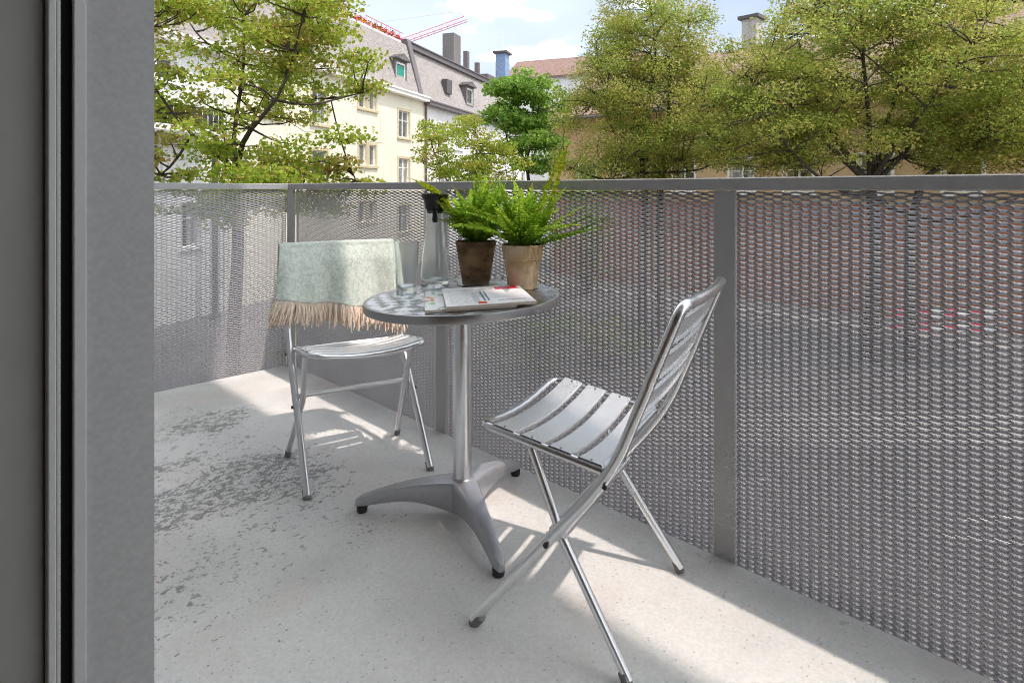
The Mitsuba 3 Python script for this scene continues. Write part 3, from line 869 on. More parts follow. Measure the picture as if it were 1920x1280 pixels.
def curtain(M, a0, a1, h0, h1):
    x = np.linspace(a0, a1, 13)
    d = -0.36 + 0.025 * np.cos(np.arange(13) * np.pi)
    v = np.vstack([np.stack([x, np.full(13, h0 - 0.05), d], 1), np.stack([x, np.full(13, h1 + 0.05), d], 1)])
    k = np.arange(12)
    return move((v, np.stack([k, k + 1, k + 14, k + 13], 1)), M)


def window(key, M, a0, a1, h0, h1, depth=0.16, surround='m_stone', frame='m_trim', mullions=1, sill=True, sur=0.14, shade=0.0):
    w = part(key, 'window', move(cat_([fbox(a0, a0 + 0.06, h0, h1, -depth, -depth + 0.06), fbox(a1 - 0.06, a1, h0, h1, -depth, -depth + 0.06), fbox(a0 + 0.06, a1 - 0.06, h0, h0 + 0.07, -depth, -depth + 0.06), fbox(a0 + 0.06, a1 - 0.06, h1 - 0.06, h1, -depth, -depth + 0.06)]
             + [fbox(a0 + (a1 - a0) * (i + 1) / (mullions + 1) - 0.035, a0 + (a1 - a0) * (i + 1) / (mullions + 1) + 0.035, h0 + 0.07, h1 - 0.06, -depth + 0.001, -depth + 0.061) for i in range(mullions)]
             + ([fbox(a0 + 0.06, a1 - 0.06, h1 - (h1 - h0) * 0.36 - 0.02, h1 - (h1 - h0) * 0.36 + 0.02, -depth + 0.003, -depth + 0.055)] if h1 - h0 > 1.2 else [])), M), frame)
    part(w, 'pane', move((np.array([[a0 + 0.05, h0 + 0.05, -depth + 0.02], [a1 - 0.05, h0 + 0.05, -depth + 0.02], [a1 - 0.05, h1 - 0.05, -depth + 0.02], [a0 + 0.05, h1 - 0.05, -depth + 0.02]]), np.array([[0, 1, 2, 3]])), M), 'm_windowglass')
    r_ = WR.random()
    part(w, 'room_back', move(fbox(a0 - 0.2, a1 + 0.2, h0 - 0.2, h1 + 0.2, -0.62, -0.6), M), 'm_trim_dark')
    if r_ < 0.75:
        part(w, 'curtain', curtain(M, a0, a0 + (a1 - a0) * (0.22 + 0.2 * WR.random()), h0, h1), 'm_curtain')
        part(w, 'curtain', curtain(M, a1 - (a1 - a0) * (0.15 + 0.25 * WR.random()), a1, h0, h1), 'm_curtain')
    if surround:
        part(w, 'surround', move(cat_([fbox(a0 - sur, a0 - 0.002, h0, h1 + sur, -0.02, 0.035), fbox(a1 + 0.002, a1 + sur, h0, h1 + sur, -0.02, 0.035), fbox(a0 - 0.002, a1 + 0.002, h1 + 0.002, h1 + sur, -0.02, 0.034)]), M), surround)
    if sill:
        part(w, 'sill', move(fbox(a0 - sur - 0.06, a1 + sur + 0.06, h0 - 0.12, h0 - 0.002, -0.1, 0.11), M), surround or 'm_trim')
    return w


def wall_with_holes(a0, a1, h0, h1, holes, t=0.3):
    polys = [[(a0, h0), (a1, h0), (a1, h1), (a0, h1)]] + [[(x0, y0), (x0, y1), (x1, y1), (x1, y0)] for x0, x1, y0, y1 in holes]
    v, f = extrude(polys, t)
    v[:, 2] -= t
    return v, f


def dormer(key, M, a, h0, w, h, setback, shutter=None, glass=True):
    """A gabled dormer that stands out of the mansard slope."""
    d1 = -0.25
    dm = part(key, 'dormer', move(cat_([fbox(a - w / 2, a - w / 2 + 0.16, h0, h0 + h, d1 - setback, d1), fbox(a + w / 2 - 0.16, a + w / 2, h0, h0 + h, d1 - setback, d1), fbox(a - w / 2 + 0.16, a + w / 2 - 0.16, h0 + h - 0.14, h0 + h, d1 - setback, d1 - 0.002), fbox(a - w / 2 + 0.16, a + w / 2 - 0.16, h0 - 0.05, h0 + 0.1, d1 - setback, d1 - 0.002)]), M), 'm_sheet')
    v, f = extrude([[(a - w / 2 - 0.16, h0 + h), (a + w / 2 + 0.16, h0 + h), (a + w / 2 + 0.16, h0 + h + 0.07), (a, h0 + h + 0.42), (a - w / 2 - 0.16, h0 + h + 0.07)]], setback + 0.2)
    v[:, 2] += d1 - setback
    part(dm, 'gable', move((v, f), M), 'm_trim_dark')
    v, f = extrude([[(a - w / 2 - 0.02, h0 + h + 0.035), (a + w / 2 + 0.02, h0 + h + 0.035), (a, h0 + h + 0.32)]], 0.02)
    v[:, 2] += d1 + 0.2
    part(dm, 'gable_panel', move((v, f), M), 'm_sheet')
    fw = part(dm, 'window_frame', move(cat_([fbox(a - w / 2 + 0.17, a - w / 2 + 0.25, h0 + 0.1, h0 + h - 0.14, d1 - 0.12, d1 - 0.03), fbox(a + w / 2 - 0.25, a + w / 2 - 0.17, h0 + 0.1, h0 + h - 0.14, d1 - 0.12, d1 - 0.03), fbox(a - w / 2 + 0.25, a + w / 2 - 0.25, h0 + h - 0.24, h0 + h - 0.14, d1 - 0.12, d1 - 0.03)]), M), 'm_trim')
    if shutter:
        sl = [fbox(a - w / 2 + 0.25, a + w / 2 - 0.25, y, y + 0.085, d1 - 0.09, d1 - 0.06) for y in np.arange(h0 + 0.12, h0 + h - 0.3, 0.10)]
        part(dm, 'shutter', move(cat_(sl), M), shutter, label='closed teal green shutter')
    part(dm, 'pane', move(fbox(a - w / 2 + 0.24, a + w / 2 - 0.24, h0 + 0.1, h0 + h - 0.2, d1 - 0.14, d1 - 0.11), M), 'm_pane')


# left row of houses, one street front
AL3 = np.array([0.3185, 0.9480])           # along, street frame
OUT3 = np.array([0.9480, -0.3185])
RO3 = S(-5.7, 40.0)
along, outw = S(*AL3), S(*OUT3)
MR = facade_matrix([RO3[0], RO3[1], 0], along, outw)


def house(name, label, a0, a1, eave, top, wallm, holes, slope_=1.0, depth=11.0, cornice='m_trim'):
    key = thing(name, label, 'house')
    part(key, 'wall', move(cat_([wall_with_holes(a0, a1, GZ - 0.2, eave, holes), fbox(a0, a1, GZ - 0.2, eave - 0.05, -depth, -0.9), fbox(a0, a0 + 0.3, GZ - 0.2, eave, -0.9, -0.302), fbox(a1 - 0.3, a1, GZ - 0.2, eave, -0.9, -0.302)]), MR), wallm)
    v = np.array([[a0, eave + 0.05, 0.0], [a1, eave + 0.05, 0.0], [a1, top, -slope_], [a0, top, -slope_], [a0, eave + 0.05, -depth], [a1, eave + 0.05, -depth], [a1, top, -depth], [a0, top, -depth]])
    f = np.array([[0, 1, 2, 3], [5, 4, 7, 6], [3, 2, 6, 7], [4, 0, 3, 7], [1, 5, 6, 2]])
    rf = part(key, 'mansard_roof', move(cat_([(v, f)]), MR), 'm_shingle')
    part(key, 'eave', move(cat_([fbox(a0 - 0.02, a1 + 0.02, eave - 0.16, eave + 0.04, -0.05, 0.45), fbox(a0 - 0.03, a1 + 0.03, eave + 0.04, eave + 0.14, 0.30, 0.52)]), MR), cornice)
    return key, rf


EV = 6.85
# white house at the left
h1 = [(-20.05, -19.3, 4.86, 5.62), (-20.6, -19.8, 1.7, 3.1), (-19.0, -18.2, -1.0, 0.6), (-23.5, -22.7, 1.6, 3.1)]
hw, rf1 = house('white_house', 'white rendered house partly hidden by the maple at the left, with a dark iron balcony', -27, -16.9, 6.35, 10.2, 'm_white', h1)
for q_ in h1:
    window(hw, MR, *q_, surround='m_trim', sur=0.10, mullions=0)
bc = part(hw, 'balcony', move(fbox(-22.0, -18.2, 3.02, 3.18, 0.002, 1.1), MR), 'm_white')
part(bc, 'balcony_rail', move(cat_([fbox(-22.0, -18.2, 3.86, 3.92, 1.02, 1.08), fbox(-22.0, -18.2, 3.22, 3.26, 1.02, 1.08)] + [fbox(x, x + 0.17, 3.26, 3.86, 1.03, 1.07) for x in np.arange(-21.95, -18.3, 0.24)]), MR), 'm_iron')
part(bc, 'balcony_support', move(fbox(-18.5, -18.34, GZ - 0.1, 3.018, 0.85, 1.0), MR), 'm_trim_dark')
part(hw, 'shutter', move(fbox(-21.45, -20.95, 4.9, 6.2, 0.01, 0.06), MR), 'm_blue', label='blue shutter at the left edge of the white house')
part(hw, 'downpipe', move(tube([[-17.05, GZ, 0.08], [-17.05, 6.2, 0.08]], 0.05, 8), MR), 'm_trim')

# cream house in the middle
h2 = [(-3.35, -2.01, 4.19, 5.81), (-3.35, -2.01, 1.38, 2.93), (-3.35, -2.01, -1.5, 0.1), (-7.62, -6.92, 5.42, 6.50), (-6.62, -5.92, 5.42, 6.50), (-7.62, -6.92, 2.35, 3.50), (-6.62, -5.92, 2.35, 3.50), (-7.62, -6.92, -0.7, 0.4), (-6.62, -5.92, -0.7, 0.4),
      (-11.6, -10.4, 4.19, 5.81), (-11.6, -10.4, 1.38, 2.93), (-14.9, -13.7, 4.19, 5.81), (-14.9, -13.7, 1.38, 2.93)]
hc, rf2 = house('cream_house', 'cream rendered house with a tall grey shingled mansard roof and a teal dormer shutter', -16.88, -0.02, EV, 10.35, 'm_cream', h2)
for i, q_ in enumerate(h2):
    window(hc, MR, *q_, mullions=1 if q_[1] - q_[0] > 1 else 0, sur=0.13)
dormer(hc, MR, -2.55, 7.28, 1.45, 1.62, 1.3, 'm_teal')
dormer(hc, MR, -12.2, 7.28, 1.45, 1.62, 1.3)
part(hc, 'party_wall', move(cat_([(np.array([[-0.55, 6.9, 0.05], [0.0, 6.9, 0.05], [0.0, 10.75, -0.95], [-0.55, 10.75, -0.95], [-0.55, 6.9, -11], [0.0, 6.9, -11], [0.0, 10.75, -11], [-0.55, 10.75, -11]]), np.array([[0, 1, 2, 3], [5, 4, 7, 6], [3, 2, 6, 7], [4, 0, 3, 7], [1, 5, 6, 2]]))]), MR), 'm_sheet')
part(hc, 'downpipe', move(tube([[0.12, GZ, 0.10], [0.12, 6.7, 0.10]], 0.07, 10), MR), 'm_downpipe')
vp = [(-8.75, 8.6, -0.45), (-8.75, 9.35, -0.42)] + [(-8.75 + 0.32 - 0.32 * math.cos(t), 9.35 + 0.32 * math.sin(t), -0.42) for t in np.linspace(0.2, math.pi, 9)] + [(-8.11, 9.15, -0.42)]
part(hc, 'vent_pipe', move(tube(vp, 0.055, 8), MR), 'm_trim_dark', label='hooked dark vent pipe on the mansard')
ph = part(hc, 'penthouse', move(fbox(-16.85, -5.2, 10.36, 12.15, -10.5, -3.1), MR), 'm_trim_dark')
part(ph, 'penthouse_roof', move(cat_([fbox(-16.87, -4.6, 12.152, 12.36, -10.8, -2.3), fbox(-16.87, -4.5, 12.362, 12.46, -10.9, -2.2)]), MR), 'm_trim')
part(ph, 'roof_edge', move(fbox(-16.87, -4.45, 12.462, 12.56, -10.9, -2.15), MR), 'm_trim_dark')
chm = part(ph, 'chimney', move(fbox(-7.9, -7.1, 12.562, 13.7, -5.2, -4.5), MR), 'm_chimney')
part(chm, 'chimney_cap', move(cat_([fbox(-8.0, -7.0, 13.702, 13.85, -5.3, -4.4), fbox(-7.7, -7.3, 13.852, 14.3, -5.0, -4.7)]), MR), 'm_trim_dark')
part(hc, 'terrace_rail', move(cat_([tube([[-5.0, 11.1, -1.2], [-0.6, 11.1, -1.2]], 0.03, 6)] + [tube([[x, 10.35, -1.2], [x, 11.1, -1.2]], 0.02, 5) for x in np.arange(-4.9, -0.6, 0.55)]), MR), 'm_crane')
rng = np.random.default_rng(3)
for k, a_ in enumerate(np.arange(-14.6, -1.2, 1.72)):
    tint = [((0.75, 0.10, 0.03), 'red and orange', 'orange'), ((0.80, 0.13, 0.30), 'pink and red', 'pink'), ((0.85, 0.22, 0.02), 'orange', 'orange')][k % 3]
    fb = thing('flower_box', f'long window box of {tint[1]} flowers on the edge of the mansard terrace', 'flower box', 'flower boxes along the terrace edge of the cream house')
    labels[fb]['label'] = ('last', 'eighth', 'seventh', 'sixth', 'fifth', 'fourth', 'third', 'second', 'first')[k + 9 - 8] + ' flower box from the right end of the terrace above the mansard'
    part(fb, 'box', move(fbox(a_, a_ + 1.55, 10.352, 10.52, -1.45, -1.1), MR), 'm_trim')
    V, F, C, o = [], [], [], 0
    for s_ in range(230):
        c0 = np.array([a_ + rng.uniform(-0.02, 1.57), 10.52 + rng.uniform(0, 0.34), -1.28 + rng.normal(0, 0.14)])
        nrm = rng.normal(0, 1, 3); nrm /= np.linalg.norm(nrm)
        e1 = np.cross(nrm, [0.3, 0.5, 0.8]); e1 /= np.linalg.norm(e1); e2 = np.cross(nrm, e1)
        sz = rng.uniform(0.035, 0.075)
        V.append(np.array([c0 + e1 * sz, c0 + e2 * sz, c0 - e1 * sz, c0 - e2 * sz])); F.append(np.array([[0, 1, 2], [0, 2, 3]]) + o); o += 4
        u_ = rng.random()
        col = (0.07, 0.16, 0.03) if u_ < 0.38 else tint[0] if u_ < 0.75 else [(0.8, 0.12, 0.05), (0.85, 0.3, 0.04), (0.78, 0.2, 0.42)][rng.integers(3)]
        C.append(np.tile(col, (4, 1)))
    part(fb, 'flowers', move((np.vstack(V), np.vstack(F)), MR), 'm_flower', color=np.vstack(C), kind='stuff')

# grey-white house beyond
h3 = [(a_, a_ + 1.2, h_, h_ + 1.6) for a_ in (2.2, 5.0, 8.2, 11.4, 14.6, 17.8, 20.6) for h_ in (4.0, 1.1, -1.8)]
hg, rf3 = house('white_terraced_house', 'white terraced house with shingled mansard and blue chimney, behind the round green tree', 0.02, 22.6, 6.7, 10.3, 'm_white', h3, slope_=1.25, cornice='m_sheet')
for q_ in h3:
    window(hg, MR, *q_, surround='m_trim', sur=0.11)
dormer(hg, MR, 8.4, 7.5, 1.5, 1.5, 1.3)
part(hg, 'skylight', move(fbox(4.0, 4.9, 7.9, 8.9, -0.62, -0.2), MR), 'm_trim_dark')
rc = part(hg, 'roof_edge', move(cat_([fbox(0.02, 22.7, 10.302, 10.62, -11, -1.0), fbox(0.02, 22.8, 10.622, 10.70, -11, -0.9)]), MR), 'm_sheet')
c5 = part(rc, 'chimney', move(fbox(9.7, 11.1, 10.702, 13.7, -3.2, -2.2), MR), 'm_chimney', label='wide dark chimney')
part(rc, 'dormer_box', move(fbox(16.6, 19.6, 10.702, 11.6, -3.2, -1.9), MR), 'm_sheet')
part(rc, 'hip_roof', move(cat_([(np.array([[9.5, 10.71, -4], [22.4, 10.71, -4], [22.4, 10.71, -11], [9.5, 10.71, -11], [12, 13.3, -7.5], [19.5, 12.6, -7.5]]), np.array([[0, 1, 5, 4], [2, 3, 4, 5], [1, 2, 5, 5], [3, 0, 4, 4]]))]), MR), 'm_tile_red')
for a_, s_ in ((14.9, 0.24), (17.6, 0.18)):
    part(rc, 'flue', move(fbox(a_, a_ + s_ * 2, 10.8, 13.4 if a_ < 16 else 12.9, -3.6, -3.2), MR), 'm_sheet')
cb = part(rc, 'chimney', move(fbox(20.6, 21.9, 10.702, 14.3, -2.6, -1.6), MR), 'm_bluegrey', label='blue painted chimney with an aerial')
part(cb, 'chimney_cap', move(fbox(20.4, 22.1, 14.302, 14.5, -2.8, -1.4), MR), 'm_trim_dark')
part(cb, 'aerial', move(cat_([tube([[21.2, 14.5, -2.1], [21.2, 16.6, -2.1]], 0.03, 6), tube([[20.8, 16.2, -2.1], [21.6, 16.2, -2.1]], 0.02, 5), tube([[20.9, 15.8, -2.1], [21.5, 15.8, -2.1]], 0.02, 5)]), MR), 'm_trim')


# red roofed block behind
def gable_house(name, label, M, a0, a1, d0, d1, eave, ridge, wallm, roofm, over=0.4):
    key = thing(name, label, 'house')
    part(key, 'wall', move(cat_([extrude([[(d0, GZ), (d1, GZ), (d1, eave), ((d0 + d1) / 2, ridge - 0.15), (d0, eave)]], 1.0)]), np.eye(4)) if False else move(_gable(a0, a1, d0, d1, eave, ridge), M), wallm)
    mid = (d0 + d1) / 2
    k = (ridge - eave) / (mid - d0)
    th_ = 0.18
    v = []
    for x in (a0 - over, a1 + over):
        v += [[x, eave - over * k, d0 - over], [x, ridge, mid], [x, eave - over * k, d1 + over], [x, eave - over * k + th_, d0 - over], [x, ridge + th_, mid], [x, eave - over * k + th_, d1 + over]]
    v = np.array(v)
    q = np.array([[0, 1, 4, 3], [1, 2, 5, 4], [6, 9, 10, 7], [7, 10, 11, 8], [3, 4, 10, 9], [4, 5, 11, 10], [0, 6, 7, 1], [1, 7, 8, 2], [0, 3, 9, 6], [2, 8, 11, 5]])
    rf = part(key, 'roof', move(cat_([(v, q)]), M), roofm)
    return key, rf


def _gable(a0, a1, d0, d1, eave, ridge):
    mid = (d0 + d1) / 2
    v, q = [], []
    for x in (a0, a1):
        v += [[x, GZ - 0.2, d0], [x, GZ - 0.2, d1], [x, eave, d1], [x, ridge - 0.01, mid], [x, eave, d0]]
    f = [[0, 1, 2], [0, 2, 3], [0, 3, 4], [5, 7, 6], [5, 8, 7], [5, 9, 8], [0, 5, 6], [0, 6, 1], [1, 6, 7], [1, 7, 2], [4, 9, 5], [4, 5, 0], [2, 7, 8], [2, 8, 3], [3, 8, 9], [3, 9, 4]]
    return np.array(v, float), np.array(f)


o4 = S(-0.6, 72.0)
e4 = S(0.93, -0.37)
n4 = S(-0.37, -0.93)
M4 = facade_matrix([o4[0], o4[1], 0], e4, n4)
k4, r4 = gable_house('red_roofed_house', 'distant house with a long reddish tiled roof, above the round green tree', M4, 0, 15, -9, 0, 13.9, 16.6, 'm_white', 'm_tile_red')
for a_ in (4.2, 7.4, 10.6):
    window(k4, M4, a_, a_ + 1.1, 10.9, 12.4, surround='m_trim', sur=0.1)
part(r4, 'aerial', move(cat_([tube([[11.2, 15.5, -4.5], [11.2, 19.5, -4.5]], 0.035, 6), tube([[10.7, 19.2, -4.5], [11.7, 19.2, -4.5]], 0.025, 5), tube([[10.9, 18.7, -4.5], [11.5, 18.7, -4.5]], 0.025, 5)]), M4), 'm_trim_dark')

# long ochre house across the yard, parallel to the balcony
MO = facade_matrix([0, 25.1, 0], np.array([1.0, 0]), np.array([0, -1.0]))
ok = thing('ochre_house', 'long ochre house with a brick base and brown tiled roof, behind the right trees', 'house')
oh = [(a_, a_ + 1.05, 0.95, 2.35) for a_ in (-20.4, -17.6, -14.9, -12.2, -9.9, -7.2, -4.6, -2.0)] + [(-9.7, -8.6, 3.0, 4.3), (-13.2, -12.2, 3.0, 4.3), (-5.2, -4.2, 3.0, 4.3)]
part(ok, 'wall', move(cat_([wall_with_holes(-22.3, 9, 0.55, 4.9, [q_ for q_ in oh if q_[2] > 0.5]), fbox(-22.3, 9, 0.55, 4.85, -9, -0.9), fbox(-22.3, -22.0, 0.55, 4.9, -0.9, -0.302)]), MO), 'm_ochre')
part(ok, 'brick_base', move(cat_([wall_with_holes(-22.3, 9, GZ - 0.2, 0.548, [q_ for q_ in oh if q_[2] < 0.5], 0.28), fbox(-22.28, 9, GZ - 0.2, 0.54, -9, -0.9)]), MO), 'm_plinth')
for q_ in oh:
    window(ok, MO, *q_, surround='m_trim', sur=0.09)
v = np.array([[-22.8, 4.62, 0.6], [9, 4.62, 0.6], [9, 7.9, -4.8], [-22.8, 7.9, -4.8], [-22.8, 4.62, -9.6], [9, 4.62, -9.6]])
v = np.vstack([v, v + [0, 0.2, 0]])
ro = part(ok, 'roof', move(cat_([(v, np.array([[6, 7, 8, 9], [9, 8, 11, 10], [0, 3, 2, 1], [3, 4, 5, 2], [0, 1, 7, 6], [4, 10, 11, 5], [0, 6, 9, 3], [3, 9, 10, 4], [1, 2, 8, 7], [2, 5, 11, 8]]))]), MO), 'm_tile_brown')
part(ok, 'gutter', move(tube([[-22.8, 4.66, 0.68], [9, 4.66, 0.68]], 0.075, 8), MO), 'm_trim_dark')
cx = part(ro, 'chimney', move(fbox(-13.95, -13.2, 6.8, 9.55, -5.6, -4.9), MO), 'm_chimney_pale')
part(cx, 'chimney_cap', move(fbox(-14.1, -13.05, 9.552, 9.72, -5.75, -4.75), MO), 'm_trim_dark')
part(ro, 'aerial', move(cat_([tube([[-12.1, 7.5, -4.8], [-11.5, 10.6, -4.8]], 0.09, 6), tube([[-12.3, 8.9, -4.8], [-7.5, 9.3, -4.8]], 0.02, 5)]), MO), 'm_trim_dark')

# taller orange house at the right
MQ = facade_matrix([0, 33.5, 0], np.array([1.0, 0]), np.array([0, -1.0]))
qk = thing('orange_house', 'tall orange house with a shuttered loggia under a dark eave, at the top right corner', 'house')
part(qk, 'wall', move(cat_([wall_with_holes(-5.6, 9, GZ, 7.5, [(-4.4, -3.2, 4.6, 6.2)]), fbox(-5.6, 9, GZ, 7.5, -9, -0.8)]), MQ), 'm_orange')
window(qk, MQ, -4.4, -3.2, 4.6, 6.2, surround='m_trim', sur=0.1)
part(qk, 'loggia', move(fbox(-4.6, 9, 7.502, 9.3, -9, -1.0), MQ), 'm_trim_dark')
bl = part(qk, 'blind', move(cat_([fbox(-3.7, 1.5, y, y + 0.085, -0.62, -0.58) for y in np.arange(8.15, 9.2, 0.11)]), MQ), 'm_sheet')
part(qk, 'loggia_post', move(fbox(-4.0, -3.8, 7.502, 9.3, -0.7, -0.5), MQ), 'm_trim')
part(qk, 'loggia_post', move(fbox(-2.9, -2.75, 7.502, 8.6, -0.72, -0.52), MQ), 'm_trim')
part(qk, 'side_wall', move(fbox(-6.4, -5.602, GZ, 9.2, -9, -0.3), MQ), 'm_white', label='white corner pier')
part(qk, 'eave', move(cat_([fbox(-6.0, 9, 9.302, 9.55, -9.4, 0.9), fbox(-6.1, 9, 9.552, 9.7, -9.5, 1.0)]), MQ), 'm_trim_dark')

# ---------------------------------------------------------------- tower crane
ck = thing('tower_crane', 'red tower crane jib reaching over the roofs, far behind the cream house', 'crane')
cj = np.array([-33.0, 122.0])
cr = []


def bar(p, q, r): return tube([p, q], r, 5, cap=False)


def cpt(x, z, off):
    b = S(*(cj + np.array([1.0, -0.05]) * x + np.array([0.05, 1.0]) * off))
    return np.array([b[0], b[1], z])


mast = [bar(cpt(dx, GZ, dy), cpt(dx, 31, dy), 0.12) for dx in (-0.8, 0.8) for dy in (-0.8, 0.8)]
for z in np.arange(GZ, 30, 1.8):
    mast += [bar(cpt(-0.8, z, -0.8), cpt(0.8, z + 1.8, -0.8), 0.06), bar(cpt(-0.8, z, 0.8), cpt(0.8, z + 1.8, 0.8), 0.06)]
part(ck, 'mast', cat_(mast), 'm_crane')
zj = lambda x: 25.6 + x * 0.345
jb = [bar(cpt(-3, zj(-3), o_), cpt(24.2, zj(24.2), o_), 0.09) for o_ in (-0.7, 0.7)] + [bar(cpt(-3, zj(-3) + 1.15, 0), cpt(23.6, zj(23.6) + 1.0, 0), 0.08)]
for x in np.arange(-3, 23, 1.3):
    jb += [bar(cpt(x, zj(x), -0.7), cpt(x + 0.65, zj(x + .65) + 1.12, 0), 0.055), bar(cpt(x + 0.65, zj(x + .65) + 1.12, 0), cpt(x + 1.3, zj(x + 1.3), -0.7), 0.055), bar(cpt(x, zj(x), -0.7), cpt(x, zj(x), 0.7), 0.05)]
part(ck, 'jib', cat_(jb), 'm_crane')
part(ck, 'pendant_cable', cat_([bar(cpt(0, 33.0, 0), cpt(22.5, zj(22.5) + 2.4, 0), 0.022), bar(cpt(22.5, zj(22.5) + 2.4, 0), cpt(23.6, zj(23.6) + 1.0, 0), 0.05)]), 'm_crane')
part(ck, 'tower_head', cat_([bar(cpt(-0.8, 30.5, 0), cpt(0, 33.0, 0), 0.12), bar(cpt(0.8, 30.5, 0), cpt(0, 33.0, 0), 0.12)]), 'm_crane')

# ---------------------------------------------------------------- barrier in the yard
bk = thing('road_barrier', 'red and white striped barrier on the ground, seen through the right mesh panel', 'barrier')
bo = S(13.2, 18.9)
e_ = S(0.999, -0.02)
MB_ = frame_matrix([bo[0], bo[1], GZ], [e_[0], e_[1], 0], [-e_[1], e_[0], 0], [0, 0, 1])
for z0 in (0.35, 0.78):
    for i in range(8):
        part(bk, 'red_stripe' if i % 2 == 0 else 'white_stripe', move(box(-1.6 + i * 0.4, -1.202 + i * 0.4, -0.02, 0.02, z0, z0 + 0.24), MB_), 'm_barrier_red' if i % 2 == 0 else 'm_barrier_white')
for x in (-1.3, 1.3):
    part(bk, 'stand', move(cat_([box(x - 0.03, x + 0.03, 0.022, 0.07, 0.0, 1.05), box(x - 0.05, x + 0.05, -0.35, 0.35, -0.05, 0.05)]), MB_), 'm_iron')


# ---------------------------------------------------------------- trees
def leaves(clumps, rng, per, size, palette, flat=0.55, droop=0.75, wide=0.55):
    """Small folded leaves scattered through the clumps (centre, radius): one mesh with a colour per leaf."""
    P, Z, C = [], [], []
    pal = np.array(palette)
    for c, r in clumps:
        n = int(per * (r / 0.5) ** 2 * rng.uniform(0.7, 1.3))
        q = rng.normal(0, 1, (n, 3))
        q /= np.linalg.norm(q, axis=1, keepdims=True) + 1e-9
        q *= (rng.random((n, 1)) ** 0.45) * r
        q[:, 2] *= flat
        P.append(np.asarray(c) + q)
        tone = pal[rng.choice(len(pal), n, p=np.r_[[0.0] * 0, np.ones(len(pal)) / len(pal)])]
        own = pal[rng.integers(len(pal))]
        C.append(np.clip((tone * 0.6 + own * 0.4) * rng.uniform(0.72, 1.25, (n, 1)), 0.005, 0.9))
    P, C = np.vstack(P), np.vstack(C)
    n = len(P)
    nr = np.stack([rng.normal(0, droop, n), rng.normal(0, droop, n), np.abs(rng.normal(0.7, 0.4, n))], 1)
    nr /= np.linalg.norm(nr, axis=1, keepdims=True)
    az = rng.uniform(0, 2 * np.pi, n)
    d = np.stack([np.cos(az), np.sin(az), rng.normal(-0.35, 0.3, n)], 1)
    d -= nr * (d * nr).sum(1, keepdims=True); d /= np.linalg.norm(d, axis=1, keepdims=True)
    s = np.cross(nr, d)
    L = size * rng.uniform(0.6, 1.3, (n, 1))
    a, b = P - d * L * 0.5, P + d * L * 0.5
    l = P + s * L * wide * 0.5 + nr * L * 0.14 - d * L * 0.08
    r_ = P - s * L * wide * 0.5 + nr * L * 0.14 - d * L * 0.08
    V = np.stack([a, l, b, r_], 1).reshape(-1, 3)
    k = np.arange(n)[:, None] * 4
    F = np.vstack([k + [0, 2, 1], k + [0, 3, 2]])
    return (V, F), np.repeat(C, 4, 0)


def bent(p, q, rng, n=7, amp=0.08, lift=0.0):
    p, q = np.asarray(p, float), np.asarray(q, float)
    t = np.linspace(0, 1, n)[:, None]
    L = np.linalg.norm(q - p)
    w = rng.normal(0, amp * L, (1, 3)) * np.sin(np.pi * t) + rng.normal(0, amp * L * 0.4, (1, 3)) * np.sin(2 * np.pi * t)
    out = p + (q - p) * t + w
    out[:, 2] += lift * L * np.sin(np.pi * t[:, 0])
    return out


